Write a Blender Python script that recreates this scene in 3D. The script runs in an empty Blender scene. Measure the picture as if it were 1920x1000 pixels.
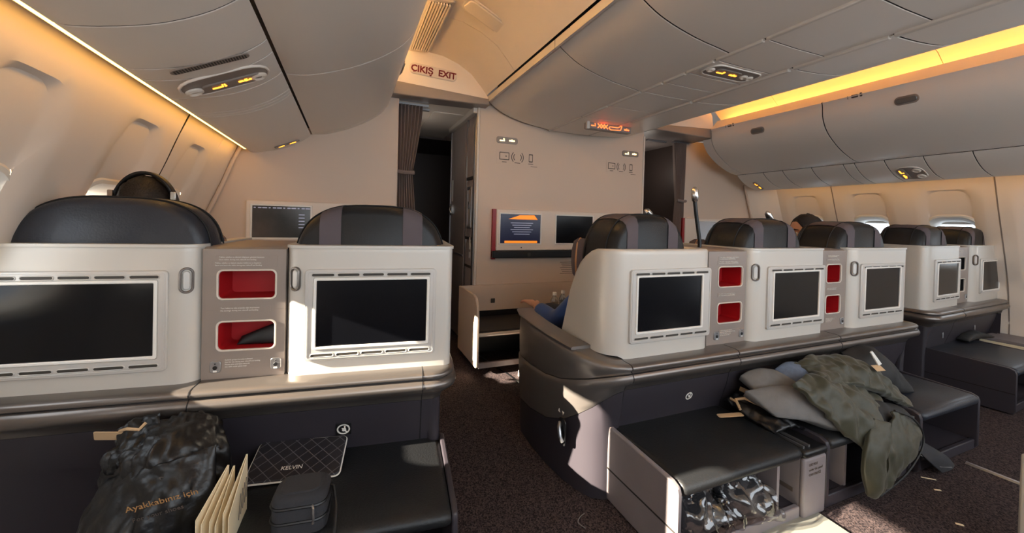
import bpy, math, random
import numpy as np
from mathutils import Vector, Matrix, noise
random.seed(7)
C = bpy.context.scene.collection
SC = bpy.context.scene
PI = math.pi
FZ = 0.15            # cabin floor height

# ------------------------------------------------------------------ camera, world, sun, exposure
cd = bpy.data.cameras.new('camera'); cam = bpy.data.objects.new('camera', cd); C.objects.link(cam)
yaw, pit, rol = .3939, -.0127, .0264
fw = Vector((math.sin(yaw) * math.cos(pit), math.cos(yaw) * math.cos(pit), math.sin(pit)))
rt = Vector((math.cos(yaw), -math.sin(yaw), 0)); up = rt.cross(fw)
r2 = math.cos(rol) * rt + math.sin(rol) * up; u2 = -math.sin(rol) * rt + math.cos(rol) * up
cam.matrix_world = Matrix(((r2.x, u2.x, -fw.x, -1.791), (r2.y, u2.y, -fw.y, 0), (r2.z, u2.z, -fw.z, 1.2), (0, 0, 0, 1)))
cd.sensor_width = 36; cd.lens = 742.41 / 1920 * 36; cd.shift_y = (421.72 - 500) / 1920
cd.clip_start = .02; cd.clip_end = 200
SC.camera = cam

w = bpy.data.worlds.new('sky'); SC.world = w; w.use_nodes = True
bg = w.node_tree.nodes['Background']; bg.inputs[0].default_value = (.86, .93, 1, 1); bg.inputs[1].default_value = 2.6

SUN_A, SUN_B = 0.0, .395
sd = bpy.data.lights.new('sun', 'SUN'); sun = bpy.data.objects.new('sun', sd); C.objects.link(sun)
sun.rotation_euler = Vector((-1, -SUN_A, SUN_B)).to_track_quat('Z', 'Y').to_euler()
sd.energy = 48; sd.angle = math.radians(.6); sd.color = (1, .84, .64)
SC.view_settings.view_transform = 'Standard'; SC.view_settings.look = 'None'
SC.view_settings.exposure = .50; SC.view_settings.gamma = 1
SC.view_settings.use_curve_mapping = False
SC.cycles.max_bounces = 10; SC.cycles.diffuse_bounces = 6

# ------------------------------------------------------------------ materials
def lin(c):
    return tuple(((v / 255) / 12.92 if v / 255 <= .04045 else ((v / 255 + .055) / 1.055) ** 2.4) for v in c) + (1,)
MATS = {}
def mat(name, col, rough=.5, metal=0, bump=0, bscale=300, var=0, vscale=6, emit=0, coat=0, sheen=0, stretch=None, spec=.5):
    if name in MATS: return MATS[name]
    m = bpy.data.materials.new(name); m.use_nodes = True; nt = m.node_tree; b = nt.nodes['Principled BSDF']
    c = lin(col); b.inputs['Base Color'].default_value = c
    b.inputs['Roughness'].default_value = rough; b.inputs['Metallic'].default_value = metal
    b.inputs['Specular IOR Level'].default_value = spec
    if coat: b.inputs['Coat Weight'].default_value = coat; b.inputs['Coat Roughness'].default_value = .15
    if sheen: b.inputs['Sheen Weight'].default_value = sheen
    if emit:
        b.inputs['Emission Color'].default_value = c; b.inputs['Emission Strength'].default_value = emit
    tc = nt.nodes.new('ShaderNodeTexCoord'); src = tc.outputs['Object']
    if stretch:
        mp = nt.nodes.new('ShaderNodeMapping'); mp.inputs['Scale'].default_value = stretch
        nt.links.new(src, mp.inputs[0]); src = mp.outputs[0]
    if var:
        n = nt.nodes.new('ShaderNodeTexNoise'); n.inputs['Scale'].default_value = vscale; n.inputs['Detail'].default_value = 5
        nt.links.new(src, n.inputs['Vector'])
        r = nt.nodes.new('ShaderNodeMapRange'); r.inputs[1].default_value = .3; r.inputs[2].default_value = .7
        r.inputs[3].default_value = 1 - var; r.inputs[4].default_value = 1 + var
        nt.links.new(n.outputs[0], r.inputs[0])
        mx = nt.nodes.new('ShaderNodeMix'); mx.data_type = 'RGBA'; mx.blend_type = 'MULTIPLY'; mx.inputs[0].default_value = 1
        mx.inputs[6].default_value = c; nt.links.new(r.outputs[0], mx.inputs[7]); nt.links.new(mx.outputs[2], b.inputs['Base Color'])
    if bump:
        n = nt.nodes.new('ShaderNodeTexNoise'); n.inputs['Scale'].default_value = bscale; n.inputs['Detail'].default_value = 3
        nt.links.new(src, n.inputs['Vector'])
        bp = nt.nodes.new('ShaderNodeBump'); bp.inputs['Strength'].default_value = bump; bp.inputs['Distance'].default_value = .003
        nt.links.new(n.outputs[0], bp.inputs['Height']); nt.links.new(bp.outputs[0], b.inputs['Normal'])
    MATS[name] = m
    return m
WALL = mat('cream_sidewall', (234, 222, 209), .6, bump=.08, bscale=500)
BULK = mat('beige_bulkhead_laminate', (208, 188, 170), .55, bump=.1, bscale=700)
BIN = mat('warm_grey_bin_plastic', (234, 224, 213), .42, bump=.06, bscale=600)
CEIL = mat('ceiling_panel_white', (234, 222, 208), .5, bump=.05, bscale=500)
SHELL = mat('pearl_seat_shell', (200, 196, 188), .38, metal=.15, bump=.08, bscale=900)
BEZEL = mat('silver_bezel', (200, 197, 192), .34, metal=.25)
FRAMEW = mat('white_inner_frame', (232, 229, 222), .3)
CONS = mat('taupe_console_plastic', (146, 134, 126), .4, metal=.2, bump=.06, bscale=900)
RED = mat('red_pocket_lining', (170, 10, 20), .55)
SCREEN = mat('dark_screen_glass', (13, 14, 18), .18, spec=.3)
SLOT = mat('dark_vent', (58, 54, 48), .6)
GUN = mat('gunmetal_ledge', (122, 115, 110), .3, metal=.75, bump=.04, bscale=600)
GUN2 = mat('gunmetal_side', (122, 116, 112), .36, metal=.6, bump=.05, bscale=500)
PANEL = mat('charcoal_violet_panel', (49, 45, 51), .45, bump=.08, bscale=600)
OTTP = mat('grey_ottoman_plastic', (124, 116, 118), .5, bump=.1, bscale=300, var=.06, vscale=9)
LEATH = mat('black_leather', (27, 28, 30), .45, bump=.3, bscale=180, coat=.05, spec=.35)
LEATH2 = mat('blue_black_leather', (36, 40, 49), .42, bump=.3, bscale=160, coat=.1, spec=.4)
STRAP = mat('mauve_grey_strap', (88, 79, 84), .75, bump=.2, bscale=900)
CHROME = mat('chrome', (210, 208, 205), .2, metal=1)
ALU = mat('brushed_aluminium', (170, 170, 172), .35, metal=.9)
LATCHG = mat('latch_grey', (112, 108, 104), .35, metal=.2)
PANW = mat('monitor_panel_cream', (226, 212, 198), .45)
BLACK = mat('black_plastic', (20, 20, 22), .4)
PIPE = mat('dark_piping', (18, 18, 19), .75)
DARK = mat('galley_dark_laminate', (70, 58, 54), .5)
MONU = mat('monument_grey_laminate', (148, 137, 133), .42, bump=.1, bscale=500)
SEAM = mat('seam_gap_shadow', (30, 26, 23), .8)  # near-black put in for the shade between panels and doors
RAIL = mat('pale_rail', (216, 206, 194), .4)
CURT = mat('taupe_curtain', (132, 113, 104), .85, bump=.3, bscale=500, sheen=.2)
AMBER = mat('amber_led', (255, 194, 92), .5, emit=7)
AMBER2 = mat('amber_cove_led', (255, 208, 132), .5, emit=75)
AMBER3 = mat('amber_cove_led_right', (255, 180, 80), .5, emit=26)
AMB2 = mat('amber_icon', (255, 150, 40), .5, emit=4)
REDICON = mat('orange_red_icon', (255, 120, 60), .5, emit=1.5)
WHITEICON = mat('warm_white_icon', (255, 226, 150), .5, emit=3)
REDPAINT = mat('red_paint', (150, 20, 24), .4)
EXITRED = mat('exit_red_lettering', (110, 8, 16), .6)
TXT = mat('white_print', (226, 222, 214), .6)
TXTD = mat('dark_print', (84, 74, 68), .6)
SKIN = mat('skin', (196, 146, 118), .5)
HAIR = mat('dark_hair', (24, 18, 16), .55, bump=.8, bscale=220, stretch=(1, .15, 1))
BLUEC = mat('blue_cloth', (34, 74, 140), .8, bump=.3, bscale=200, sheen=.2)
DENIM = mat('dark_trousers', (38, 42, 52), .8, bump=.3, bscale=400)
TEE = mat('charcoal_top', (44, 44, 48), .85, bump=.2, bscale=300)
OLIVE = mat('olive_jacket_cloth', (52, 51, 35), .55, bump=.45, bscale=45, sheen=.15)
LINING = mat('black_jacket_lining', (24, 24, 25), .65, bump=.2, bscale=80)
FELT = mat('grey_felt', (116, 115, 114), .95, bump=.3, bscale=500, var=.1, vscale=30)
DENB = mat('slate_blue_melange', (96, 108, 128), .95, bump=.4, bscale=600, var=.15, vscale=60)
PBAG = mat('black_plastic_bag', (15, 15, 17), .36, bump=.9, bscale=34, spec=.5)
PAPER = mat('cream_paper', (236, 220, 186), .8)
TAN = mat('tan_card', (196, 164, 126), .8)
WHITEP = mat('white_plastic', (228, 226, 220), .45)
GOLD = mat('gold_print', (176, 132, 84), .5)
BROWNP = mat('tan_piping', (176, 128, 88), .6)
KICK = mat('pale_metal_hatch', (170, 170, 158), .42, metal=.5, bump=.05)
ORANGE = mat('screen_orange', (255, 140, 30), .4, emit=.55)
NAVY = mat('screen_navy', (24, 25, 52), .25, emit=.25)
SCRTXT = mat('screen_text', (150, 150, 170), .4, emit=.35)
SCRGREY = mat('screen_map_glare', (50, 49, 47), .2, emit=.2, var=.35, vscale=9)  # mottled tone painted in for glare on the map screen

def carpet():
    m = bpy.data.materials.new('speckled_aubergine_carpet'); m.use_nodes = True; nt = m.node_tree; b = nt.nodes['Principled BSDF']
    b.inputs['Roughness'].default_value = .95; b.inputs['Specular IOR Level'].default_value = .15
    tc = nt.nodes.new('ShaderNodeTexCoord')
    v = nt.nodes.new('ShaderNodeTexVoronoi'); v.inputs['Scale'].default_value = 230
    nt.links.new(tc.outputs['Object'], v.inputs['Vector'])
    cr = nt.nodes.new('ShaderNodeValToRGB'); nt.links.new(v.outputs['Color'], cr.inputs[0])
    e = cr.color_ramp.elements; e[0].color = lin((30, 25, 28)); e[0].position = .2; e[1].color = lin((84, 71, 70)); e[1].position = .85
    nt.links.new(cr.outputs[0], b.inputs['Base Color'])
    n = nt.nodes.new('ShaderNodeTexNoise'); n.inputs['Scale'].default_value = 350; nt.links.new(tc.outputs['Object'], n.inputs['Vector'])
    bp = nt.nodes.new('ShaderNodeBump'); bp.inputs['Strength'].default_value = .6; bp.inputs['Distance'].default_value = .004
    nt.links.new(n.outputs[0], bp.inputs['Height']); nt.links.new(bp.outputs[0], b.inputs['Normal'])
    return m
CARPET = carpet()
def glass(name, tint, k, rough=.03):
    m = bpy.data.materials.new(name); m.use_nodes = True; nt = m.node_tree; nt.nodes.clear()
    o = nt.nodes.new('ShaderNodeOutputMaterial'); t = nt.nodes.new('ShaderNodeBsdfTransparent'); t.inputs[0].default_value = lin(tint)
    g = nt.nodes.new('ShaderNodeBsdfGlossy'); g.inputs['Roughness'].default_value = rough
    x = nt.nodes.new('ShaderNodeMixShader'); x.inputs[0].default_value = k
    nt.links.new(t.outputs[0], x.inputs[1]); nt.links.new(g.outputs[0], x.inputs[2]); nt.links.new(x.outputs[0], o.inputs[0])
    return m
PANE = glass('window_acrylic', (248, 250, 252), .06)
CLEARBAG = glass('clear_polythene', (228, 228, 230), .15, .10)
BOTTLE = glass('clear_bottle', (225, 232, 238), .30, .05)
def quilt():
    m = mat('quilted_black_cloth', (30, 28, 33), .6)
    nt = m.node_tree; b = nt.nodes['Principled BSDF']
    tc = nt.nodes.new('ShaderNodeTexCoord'); mp = nt.nodes.new('ShaderNodeMapping')
    mp.inputs['Rotation'].default_value = (0, 0, PI / 4); nt.links.new(tc.outputs['Object'], mp.inputs[0])
    w1 = nt.nodes.new('ShaderNodeTexBrick'); w1.inputs['Scale'].default_value = 1; w1.offset = 0
    w1.inputs['Mortar Size'].default_value = .0011; w1.inputs['Brick Width'].default_value = .03; w1.inputs['Row Height'].default_value = .03
    w1.inputs['Color1'].default_value = lin((30, 28, 33)); w1.inputs['Color2'].default_value = lin((36, 33, 38)); w1.inputs['Mortar'].default_value = lin((92, 88, 92))
    nt.links.new(mp.outputs[0], w1.inputs[0]); nt.links.new(w1.outputs['Color'], b.inputs['Base Color'])
    return m
QUILT = quilt()

# ------------------------------------------------------------------ mesh helpers
class MB:
    def __init__(s): s.v = []; s.f = []
    def add(s, v, f):
        o = len(s.v); s.v += [tuple(p) for p in v]; s.f += [tuple(i + o for i in q) for q in f]; return s
    def box(s, x0, x1, y0, y1, z0, z1):
        return s.add([(x, y, z) for z in (z0, z1) for y in (y0, y1) for x in (x0, x1)],
                     [(0, 2, 3, 1), (4, 5, 7, 6), (0, 1, 5, 4), (2, 6, 7, 3), (0, 4, 6, 2), (1, 3, 7, 5)])
    def loft(s, rings, closed=True, caps=True, loop=False):
        n = len(rings[0]); o = len(s.v)
        for r in rings: s.v += [tuple(p) for p in r]
        m = len(rings)
        for i in range(m if loop else m - 1):
            j = (i + 1) % m
            for k in range(n if closed else n - 1):
                l = (k + 1) % n
                s.f.append((o + i * n + k, o + i * n + l, o + j * n + l, o + j * n + k))
        if caps and not loop and closed:
            s.f.append(tuple(o + k for k in range(n))[::-1]); s.f.append(tuple(o + (m - 1) * n + k for k in range(n)))
        return s
    def prism(s, poly, axis, a, b):
        f = {'x': lambda p, t: (t, p[0], p[1]), 'y': lambda p, t: (p[0], t, p[1]), 'z': lambda p, t: (p[0], p[1], t)}[axis]
        return s.loft([[f(p, a) for p in poly], [f(p, b) for p in poly]])
    def tube(s, path, r, n=8, caps=True):
        path = [Vector(p) for p in path]; rings = []; prev = None
        for i, p in enumerate(path):
            t = (path[min(i + 1, len(path) - 1)] - path[max(i - 1, 0)]).normalized()
            a = t.cross(Vector((0, 0, 1)) if abs(t.z) < .9 else Vector((1, 0, 0))).normalized() if prev is None else (prev - t * prev.dot(t)).normalized()
            prev = a; b = t.cross(a); rr = r[i] if isinstance(r, (list, tuple)) else r
            rings.append([p + rr * (math.cos(q) * a + math.sin(q) * b) for q in np.linspace(0, 2 * PI, n, endpoint=False)])
        return s.loft(rings, caps=caps)
    def lathe(s, prof, c, n=16):
        rings = [[(c[0] + r * math.cos(q), c[1] + r * math.sin(q), c[2] + z) for q in np.linspace(0, 2 * PI, n, endpoint=False)] for r, z in prof]
        return s.loft(rings)
    def ell(s, c, r, n=14, m=9):
        prof = [(max(1e-4, math.sin(t)), -math.cos(t)) for t in np.linspace(0, PI, m)]
        rings = [[(c[0] + r[0] * a * math.cos(q), c[1] + r[1] * a * math.sin(q), c[2] + r[2] * z) for q in np.linspace(0, 2 * PI, n, endpoint=False)] for a, z in prof]
        return s.loft(rings)
    # rounded slab in a plane: origin o, in-plane axes a (width), b (height), normal d; depth t along d
    def slab(s, o, a, b, w, h, r, t, e=.001, n=4):
        o, a, b = Vector(o), Vector(a).normalized(), Vector(b).normalized(); d = a.cross(b)
        def ring(k, t): return [o + a * x + b * y + d * t for x, y in rr(w - 2 * k, h - 2 * k, max(r - k, 1e-4), n)]
        return s.loft([ring(0, 0), ring(0, t - e), ring(e, t)])
    def ringslab(s, o, a, b, w, h, r, w2, h2, r2_, t, off=(0, 0), n=4, e=.002):
        o, a, b = Vector(o), Vector(a).normalized(), Vector(b).normalized(); d = a.cross(b)
        def ring(w, h, r, t, c=(0, 0)): return [o + a * (x + c[0]) + b * (y + c[1]) + d * t for x, y in rr(w, h, r, n)]
        e = min(e, t * .4)
        return s.loft([ring(w, h, r, 0), ring(w, h, r, t - e), ring(w - 2 * e, h - 2 * e, max(r - e, 1e-4), t), ring(w2 + 2 * e, h2 + 2 * e, r2_ + e, t, off), ring(w2, h2, r2_, t - e, off), ring(w2, h2, r2_, 0, off)], loop=True)
    def build(s, name, m, parent=None, off=(0, 0, 0), bevel=0, seg=2, angle=35, smooth=True, sub=0):
        me = bpy.data.meshes.new(name)
        me.from_pydata([(p[0] - off[0], p[1] - off[1], p[2] - off[2]) for p in s.v], [], s.f); me.update()
        o = bpy.data.objects.new(name, me); C.objects.link(o); me.materials.append(m)
        if parent is not None: o.parent = parent
        import bmesh
        bm = bmesh.new(); bm.from_mesh(me); bmesh.ops.remove_doubles(bm, verts=bm.verts, dist=1e-6)
        bmesh.ops.recalc_face_normals(bm, faces=bm.faces); bm.to_mesh(me); bm.free()
        if smooth:
            me.shade_smooth(); me.set_sharp_from_angle(angle=math.radians(angle))
        if bevel:
            b = o.modifiers.new('bevel', 'BEVEL'); b.width = bevel; b.segments = seg; b.limit_method = 'ANGLE'; b.angle_limit = math.radians(40); b.harden_normals = False
        if sub:
            q = o.modifiers.new('sub', 'SUBSURF'); q.levels = sub; q.render_levels = sub
        return o
def rr(w, h, r, n=4):
    r = min(r, w / 2 - 1e-5, h / 2 - 1e-5); P = []
    for cx, cy, a0 in ((w / 2 - r, h / 2 - r, 0), (-w / 2 + r, h / 2 - r, PI / 2), (-w / 2 + r, -h / 2 + r, PI), (w / 2 - r, -h / 2 + r, 1.5 * PI)):
        for i in range(n + 1):
            t = a0 + PI / 2 * i / n; P.append((cx + r * math.cos(t), cy + r * math.sin(t)))
    return P
def tag(o, label=None, cat=None, group=None, kind=None):
    if label: o['label'] = label
    if cat: o['category'] = cat
    if group: o['group'] = group
    if kind: o['kind'] = kind
    return o
class T:   # a thing: an Empty at its base; parts are given in the frame's own coordinates
    def __init__(s, name, label=None, cat=None, base=(0, 0, 0), frame=None, group=None, kind=None):
        s.ob = bpy.data.objects.new(name, None); C.objects.link(s.ob); s.ob.empty_display_size = .05
        s.off = Vector(base); fr = frame or Matrix()
        s.ob.matrix_world = fr @ Matrix.Translation(s.off)
        tag(s.ob, label, cat, group, kind)
    def part(s, name, mb, m, parent=None, label=None, **k):
        o = mb.build(name, m, parent or s.ob, s.off, **k)
        if label: o['label'] = label
        return o
    def text(s, body, loc, a, b, size, m, parent=None, name='lettering', align='LEFT', bold=0):
        a, b = Vector(a).normalized(), Vector(b).normalized(); d = a.cross(b)
        c = bpy.data.curves.new(name, 'FONT'); c.body = body; c.size = size; c.extrude = .0004; c.align_x = align; c.resolution_u = 2; c.offset = bold
        o = bpy.data.objects.new(name, c); c.materials.append(m); C.objects.link(o)
        bpy.context.view_layer.update()
        me = bpy.data.meshes.new_from_object(o.evaluated_get(bpy.context.evaluated_depsgraph_get())); bpy.data.objects.remove(o); bpy.data.curves.remove(c)
        o = bpy.data.objects.new(name, me); C.objects.link(o); o.parent = parent or s.ob; o['kind'] = 'stuff'
        l = Vector(loc) - s.off
        o.matrix_local = Matrix(((a.x, b.x, d.x, l.x), (a.y, b.y, d.y, l.y), (a.z, b.z, d.z, l.z), (0, 0, 0, 1)))
        return o
XA, ZA, YA = (1, 0, 0), (0, 0, 1), (0, 1, 0)    # facing aft: XA x ZA = -Y
def one(name, mb, m, label, cat, group=None, **k):
    o = mb.build(name, m, **k); tag(o, label, cat, group); return o
def struct(name, mb, m, **k):
    o = mb.build(name, m, **k); o['kind'] = 'structure'; return o
def spline(pts, n):
    pts = np.array(pts, float); m = len(pts); t = np.linspace(0, m - 1, n); out = []
    for x in t:
        i = min(int(x), m - 2); u = x - i
        p0, p1, p2, p3 = pts[max(i - 1, 0)], pts[i], pts[i + 1], pts[min(i + 2, m - 1)]
        out.append(.5 * (2 * p1 + (p2 - p0) * u + (2 * p0 - 5 * p1 + 4 * p2 - p3) * u * u + (3 * p1 - p0 - 3 * p2 + p3) * u ** 3))
    return np.array(out)
def puffy(mb, grid, thick, nu=24, nv=18, amp=.012, freq=9, seed=0, edge=.15, ridge=0, pw=.6):
    """closed soft sheet through a control grid (rows of 3-D points), padded in the middle, thin at the hem"""
    g = np.array(grid, float)
    rows = np.array([spline(r, nu) for r in g]); S = np.array([spline(rows[:, i], nv) for i in range(nu)]).transpose(1, 0, 2)
    du = np.gradient(S, axis=1); dv = np.gradient(S, axis=0); N = np.cross(du, dv); N /= np.linalg.norm(N, axis=2, keepdims=True) + 1e-9
    A = np.zeros_like(S); B = np.zeros_like(S)
    for j in range(nv):
        for i in range(nu):
            e = min(1, math.sin(PI * i / (nu - 1)) ** pw * math.sin(PI * j / (nv - 1)) ** pw)
            t = thick * (edge + (1 - edge) * e) * .5
            p = Vector(S[j, i]); q = p * freq + Vector((seed * 3.1, seed * 1.7, seed))
            d = noise.noise(q) + .5 * noise.noise(q * 2.3)
            if ridge: d += ridge * (1 - 2 * abs(noise.noise(Vector((q.x * 2.2, q.y * 2.2, q.z * .8)))))
            n = N[j, i]; A[j, i] = S[j, i] + n * (t + amp * d); B[j, i] = S[j, i] - n * (t - amp * d)
    o = len(mb.v); mb.v += [tuple(p) for p in A.reshape(-1, 3)] + [tuple(p) for p in B.reshape(-1, 3)]; K = nu * nv
    for j in range(nv - 1):
        for i in range(nu - 1):
            a, b, c, d = j * nu + i, j * nu + i + 1, (j + 1) * nu + i + 1, (j + 1) * nu + i
            mb.f.append((o + a, o + b, o + c, o + d)); mb.f.append((o + K + a, o + K + d, o + K + c, o + K + b))
    bd = [i for i in range(nu)] + [j * nu + nu - 1 for j in range(1, nv)] + [(nv - 1) * nu + i for i in range(nu - 2, -1, -1)] + [j * nu for j in range(nv - 2, 0, -1)]
    for k in range(len(bd)):
        a, b = bd[k], bd[(k + 1) % len(bd)]; mb.f.append((o + a, o + K + a, o + K + b, o + b))
    return mb

# ------------------------------------------------------------------ the cabin shell
AFT, FWD = -1.7, 5.4
struct('floor', MB().box(-3.0, 3.1, AFT, FWD, FZ - .05, FZ), CARPET)
WZ = [(1.66, 2.50), (1.62, 2.52), (1.5, 2.565), (1.4, 2.60), (1.2, 2.68), (1.0, 2.76), (.8, 2.83), (.5, 2.88), (FZ, 2.88)]
def wx(z): return float(np.interp(z, [p[0] for p in WZ][::-1], [p[1] for p in WZ][::-1]))
def wall(side, offx, wins, y0, y1, rw, name, pairs):
    root = T(name, kind='structure')
    X = lambda z, d=0: side * (wx(z) + offx + d)
    bounds = [y0] + [.5 * (a + b) for a, b in zip(wins[:-1], wins[1:])] + [y1]
    for k, yc in enumerate(wins):
        a, b = bounds[k], bounds[k + 1]; zc = 1.08; dz = .025 if side > 0 else 0
        ang = sorted(list(np.linspace(-PI, PI, 120, endpoint=False)) + [math.atan2(z - zc, y - yc) for y in (a, b) for z in (FZ, 1.66)])
        def cast(t, ya, yb, za, zb, r=0):
            c, s_ = math.cos(t), math.sin(t); best = 9
            # rounded-rectangle radius by bisection
            lo, hi = 0, 3
            cy, cz, hw, hh = .5 * (ya + yb) - yc, .5 * (za + zb) - zc, .5 * (yb - ya), .5 * (zb - za)
            for _ in range(26):
                m_ = .5 * (lo + hi); y, z = m_ * c - cy, m_ * s_ - cz
                qx, qz = abs(y) - hw + r, abs(z) - hh + r
                d = math.hypot(max(qx, 0), max(qz, 0)) + min(max(qx, qz), 0) - r
                if d < 0: lo = m_
                else: hi = m_
            return yc + lo * c, zc + lo * s_
        ga = .0015 if (k - 1) in pairs else 0; gb = .0015 if k in pairs else 0
        L = [([cast(t, a + ga, b - gb, FZ, 1.66) for t in ang], 0),
             ([cast(t, yc - rw / 2, yc + rw / 2, .60, 1.53, .11) for t in ang], 0),
             ([cast(t, yc - rw / 2 + .055, yc + rw / 2 - .055, .64, 1.522, .085) for t in ang], .018),
             ([cast(t, yc - .180, yc + .180, .84 + dz, 1.31 + dz, .13) for t in ang], .024),
             ([cast(t, yc - .173, yc + .173, .847 + dz, 1.303 + dz, .125) for t in ang], .019)]
        rings = []
        for i, (l, d) in enumerate(L):
            if i and i in (1, 3):
                p, pd = L[i - 1]
                for f in (.25, .5, .75):
                    q = [(u[0] + (v[0] - u[0]) * f, u[1] + (v[1] - u[1]) * f) for u, v in zip(p, l)]
                    rings.append([(X(z, pd + (d - pd) * f), y, z) for y, z in q])
            rings.append([(X(z, d), y, z) for y, z in l])
        mb = MB().loft(rings, closed=True, caps=False)
        root.part('sidewall_panel', mb, WALL, angle=25)
        if k in pairs:
            zz = np.linspace(FZ, 1.65, 14)
            root.part('panel_seam', MB().loft([[(X(z, -.001), b - .004, z), (X(z, -.001), b + .004, z), (X(z, .02), b + .004, z), (X(z, .02), b - .004, z)] for z in zz]), SEAM if side < 0 else CONS)
        # window unit
        wn = T('window_%d' % (len(WINS) + 1), kind='structure'); WINS.append(wn)
        fr = []
        for (ya, yb, za, zb, r, d) in ((-.173, .173, .847, 1.303, .125, .019), (-.160, .160, .86, 1.29, .115, .016), (-.142, .142, .885, 1.265, .105, .04), (-.135, .135, .895, 1.255, .10, .09), (-.132, .132, .90, 1.25, .095, .13)):
            fr.append([(X(z, d), y, z) for y, z in [cast(t, yc + ya, yc + yb, za + dz, zb + dz, r) for t in ang]])
        wn.part('window_frame', MB().loft(fr, closed=True, caps=False), WHITEP)
        pn = [(X(1.12, .13) + (X(z, .13) - X(1.12, .13)), y, z) for y, z in [cast(t, yc - .137, yc + .137, .89 + dz, 1.26 + dz, .1) for t in ang]]
        mb = MB(); mb.add(pn + [(p[0] + side * .004, p[1], p[2]) for p in pn], [tuple(range(len(pn))), tuple(range(len(pn), 2 * len(pn)))[::-1]])
        wn.part('pane', mb, PANE, smooth=False)
        # blind pulled a little down
        zt, zb_ = 1.262 + dz, BLIND.get((name, k), 1.225 + 1.3 * dz)
        wn.part('blind', MB().loft([[(X(z, .108), yc - .13, z), (X(z, .108), yc + .13, z), (X(z, .114), yc + .13, z), (X(z, .114), yc - .13, z)] for z in np.linspace(zb_, zt, 5)]), WHITEP)
    # solid aft run without windows is left open to the rest of the cabin
    return root
WINS = []
BLIND = {}
LW = [-1.31, -.78, -.25, .28, .81, 1.33, 1.90, 2.45]
RW = [-1.06, -.53, .005, .537, 1.07, 1.603, 2.136, 2.67]
wall(-1, -.07, LW, -1.6, 2.71, .33, 'wall_left', (1, 3, 4, 6))
wall(1, .07, RW, -1.35, 2.94, .37, 'wall_right', (0, 2, 4, 6))
# closing strips between the last side panel and the front partitions
mbl = MB()
zz = np.linspace(FZ, 1.66, 12)
mbl.loft([[(-(wx(z) - .07), 2.71, z), (-(wx(z) - .085), 2.99, z), (-(wx(z) + .1), 2.99, z), (-(wx(z) + .1), 2.71, z)] for z in zz])
struct('trim_1', mbl, WALL)
mbl = MB().loft([[(wx(z) + .07, 2.94, z), (wx(z) - .10, 3.2, z), (wx(z) + .25, 3.2, z), (wx(z) + .25, 2.94, z)] for z in zz])
struct('trim_2', mbl, WALL)
struct('trim_3', MB().tube([(-(wx(z) - .10), 2.955, z) for z in zz], .012), BULK)
struct('trim_4', MB().tube([(wx(z) - .11, 3.175, z) for z in zz], .012), BULK)
# crown: closes the tube above the bins
cr = [(-2.62, 1.55), (-2.60, 1.7), (-2.4, 2.1), (-1.9, 2.5), (-1, 2.7), (0, 2.75), (1, 2.7), (1.95, 2.5), (2.5, 2.1), (2.76, 1.7), (2.78, 1.55)]
cr2 = [(x * 1.03, z + .05) for x, z in cr[::-1]]
struct('ceiling', MB().prism(cr + cr2, 'y', AFT, FWD), CEIL)
# added unseen screen cuts low light from aft; lower hull keeps daylight out
struct('aft_light_block', MB().box(-2.9, 3.0, AFT - .04, AFT, FZ, .86), OTTP)
struct('wall_hull_left', MB().box(-3.1, -3.02, AFT, FWD, 0, .15), DARK)

# aisle ceilings with their light grilles
AP = [(-1.76, 2.15), (-1.72, 2.25), (-1.62, 2.33), (-1.48, 2.38), (-1.33, 2.40), (-1.17, 2.388), (-1.05, 2.348), (-.95, 2.29), (-.87, 2.205), (-.825, 2.15)]
for sgn, nm in ((-1, 'ceiling_left_aisle'), (1, 'ceiling_right_aisle')):
    root = T(nm, kind='structure')
    P = [(-sgn * x, z) for x, z in AP]; Q = [(x, z + .02) for x, z in P[::-1]]
    ys = [AFT, -.9, .2, 1.3, 2.35, 2.93]
    for a, b in zip(ys[:-1], ys[1:]):
        root.part('ceiling_panel', MB().prism(P + Q, 'y', a + .002, b - .002), CEIL, angle=50)
    root.part('panel_backing', MB().prism([(x, z + .021) for x, z in P] + [(x, z + .03) for x, z in Q], 'y', AFT, 2.93), SEAM)
    # light cove strip hidden behind the bin lip
    root.part('cove_light', MB().box(min(sgn * 1.69, sgn * 1.715), max(sgn * 1.69, sgn * 1.715), AFT, 2.88, 2.165, 2.175), AMBER2 if sgn < 0 else AMBER3)
    root.part('cove_fascia', MB().prism([(sgn * 1.53, 2.158), (sgn * 1.54, 2.152), (sgn * 1.585, 2.195), (sgn * 1.615, 2.235), (sgn * 1.605, 2.24), (sgn * 1.575, 2.205)], 'y', AFT, 2.895), BIN)
    for k, (y0, y1) in enumerate(((.25, 1.25), (1.40, 2.12), (2.16, 2.87))):
        fr_ = MB()
        for i in range(8):
            x = -(1.40 - i * .0155); z = np.interp(x, [p[0] for p in AP], [p[1] for p in AP])
            fr_.box(sgn * -x - .0045, sgn * -x + .0045, y0 + .02, y1 - .02, 2.370, 2.383)
        tag(root.part('grille_slats', fr_, CEIL), kind='stuff')
        root.part('grille_backing', MB().box(1.288 * sgn - .0 if sgn > 0 else -1.402, 1.402 if sgn > 0 else -1.288, y0 + .01, y1 - .01, 2.386, 2.3885), SLOT)
        z0 = 2.372
        sl = (2.396 - 2.372) / .12
        root.part('grille_frame', MB().ringslab((1.345 * sgn, .5 * (y0 + y1), 2.391), (1, 0, .12 * -sgn), (0, -1, 0), .165, y1 - y0, .01, .125, y1 - y0 - .04, .005, .012), RAIL)
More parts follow.
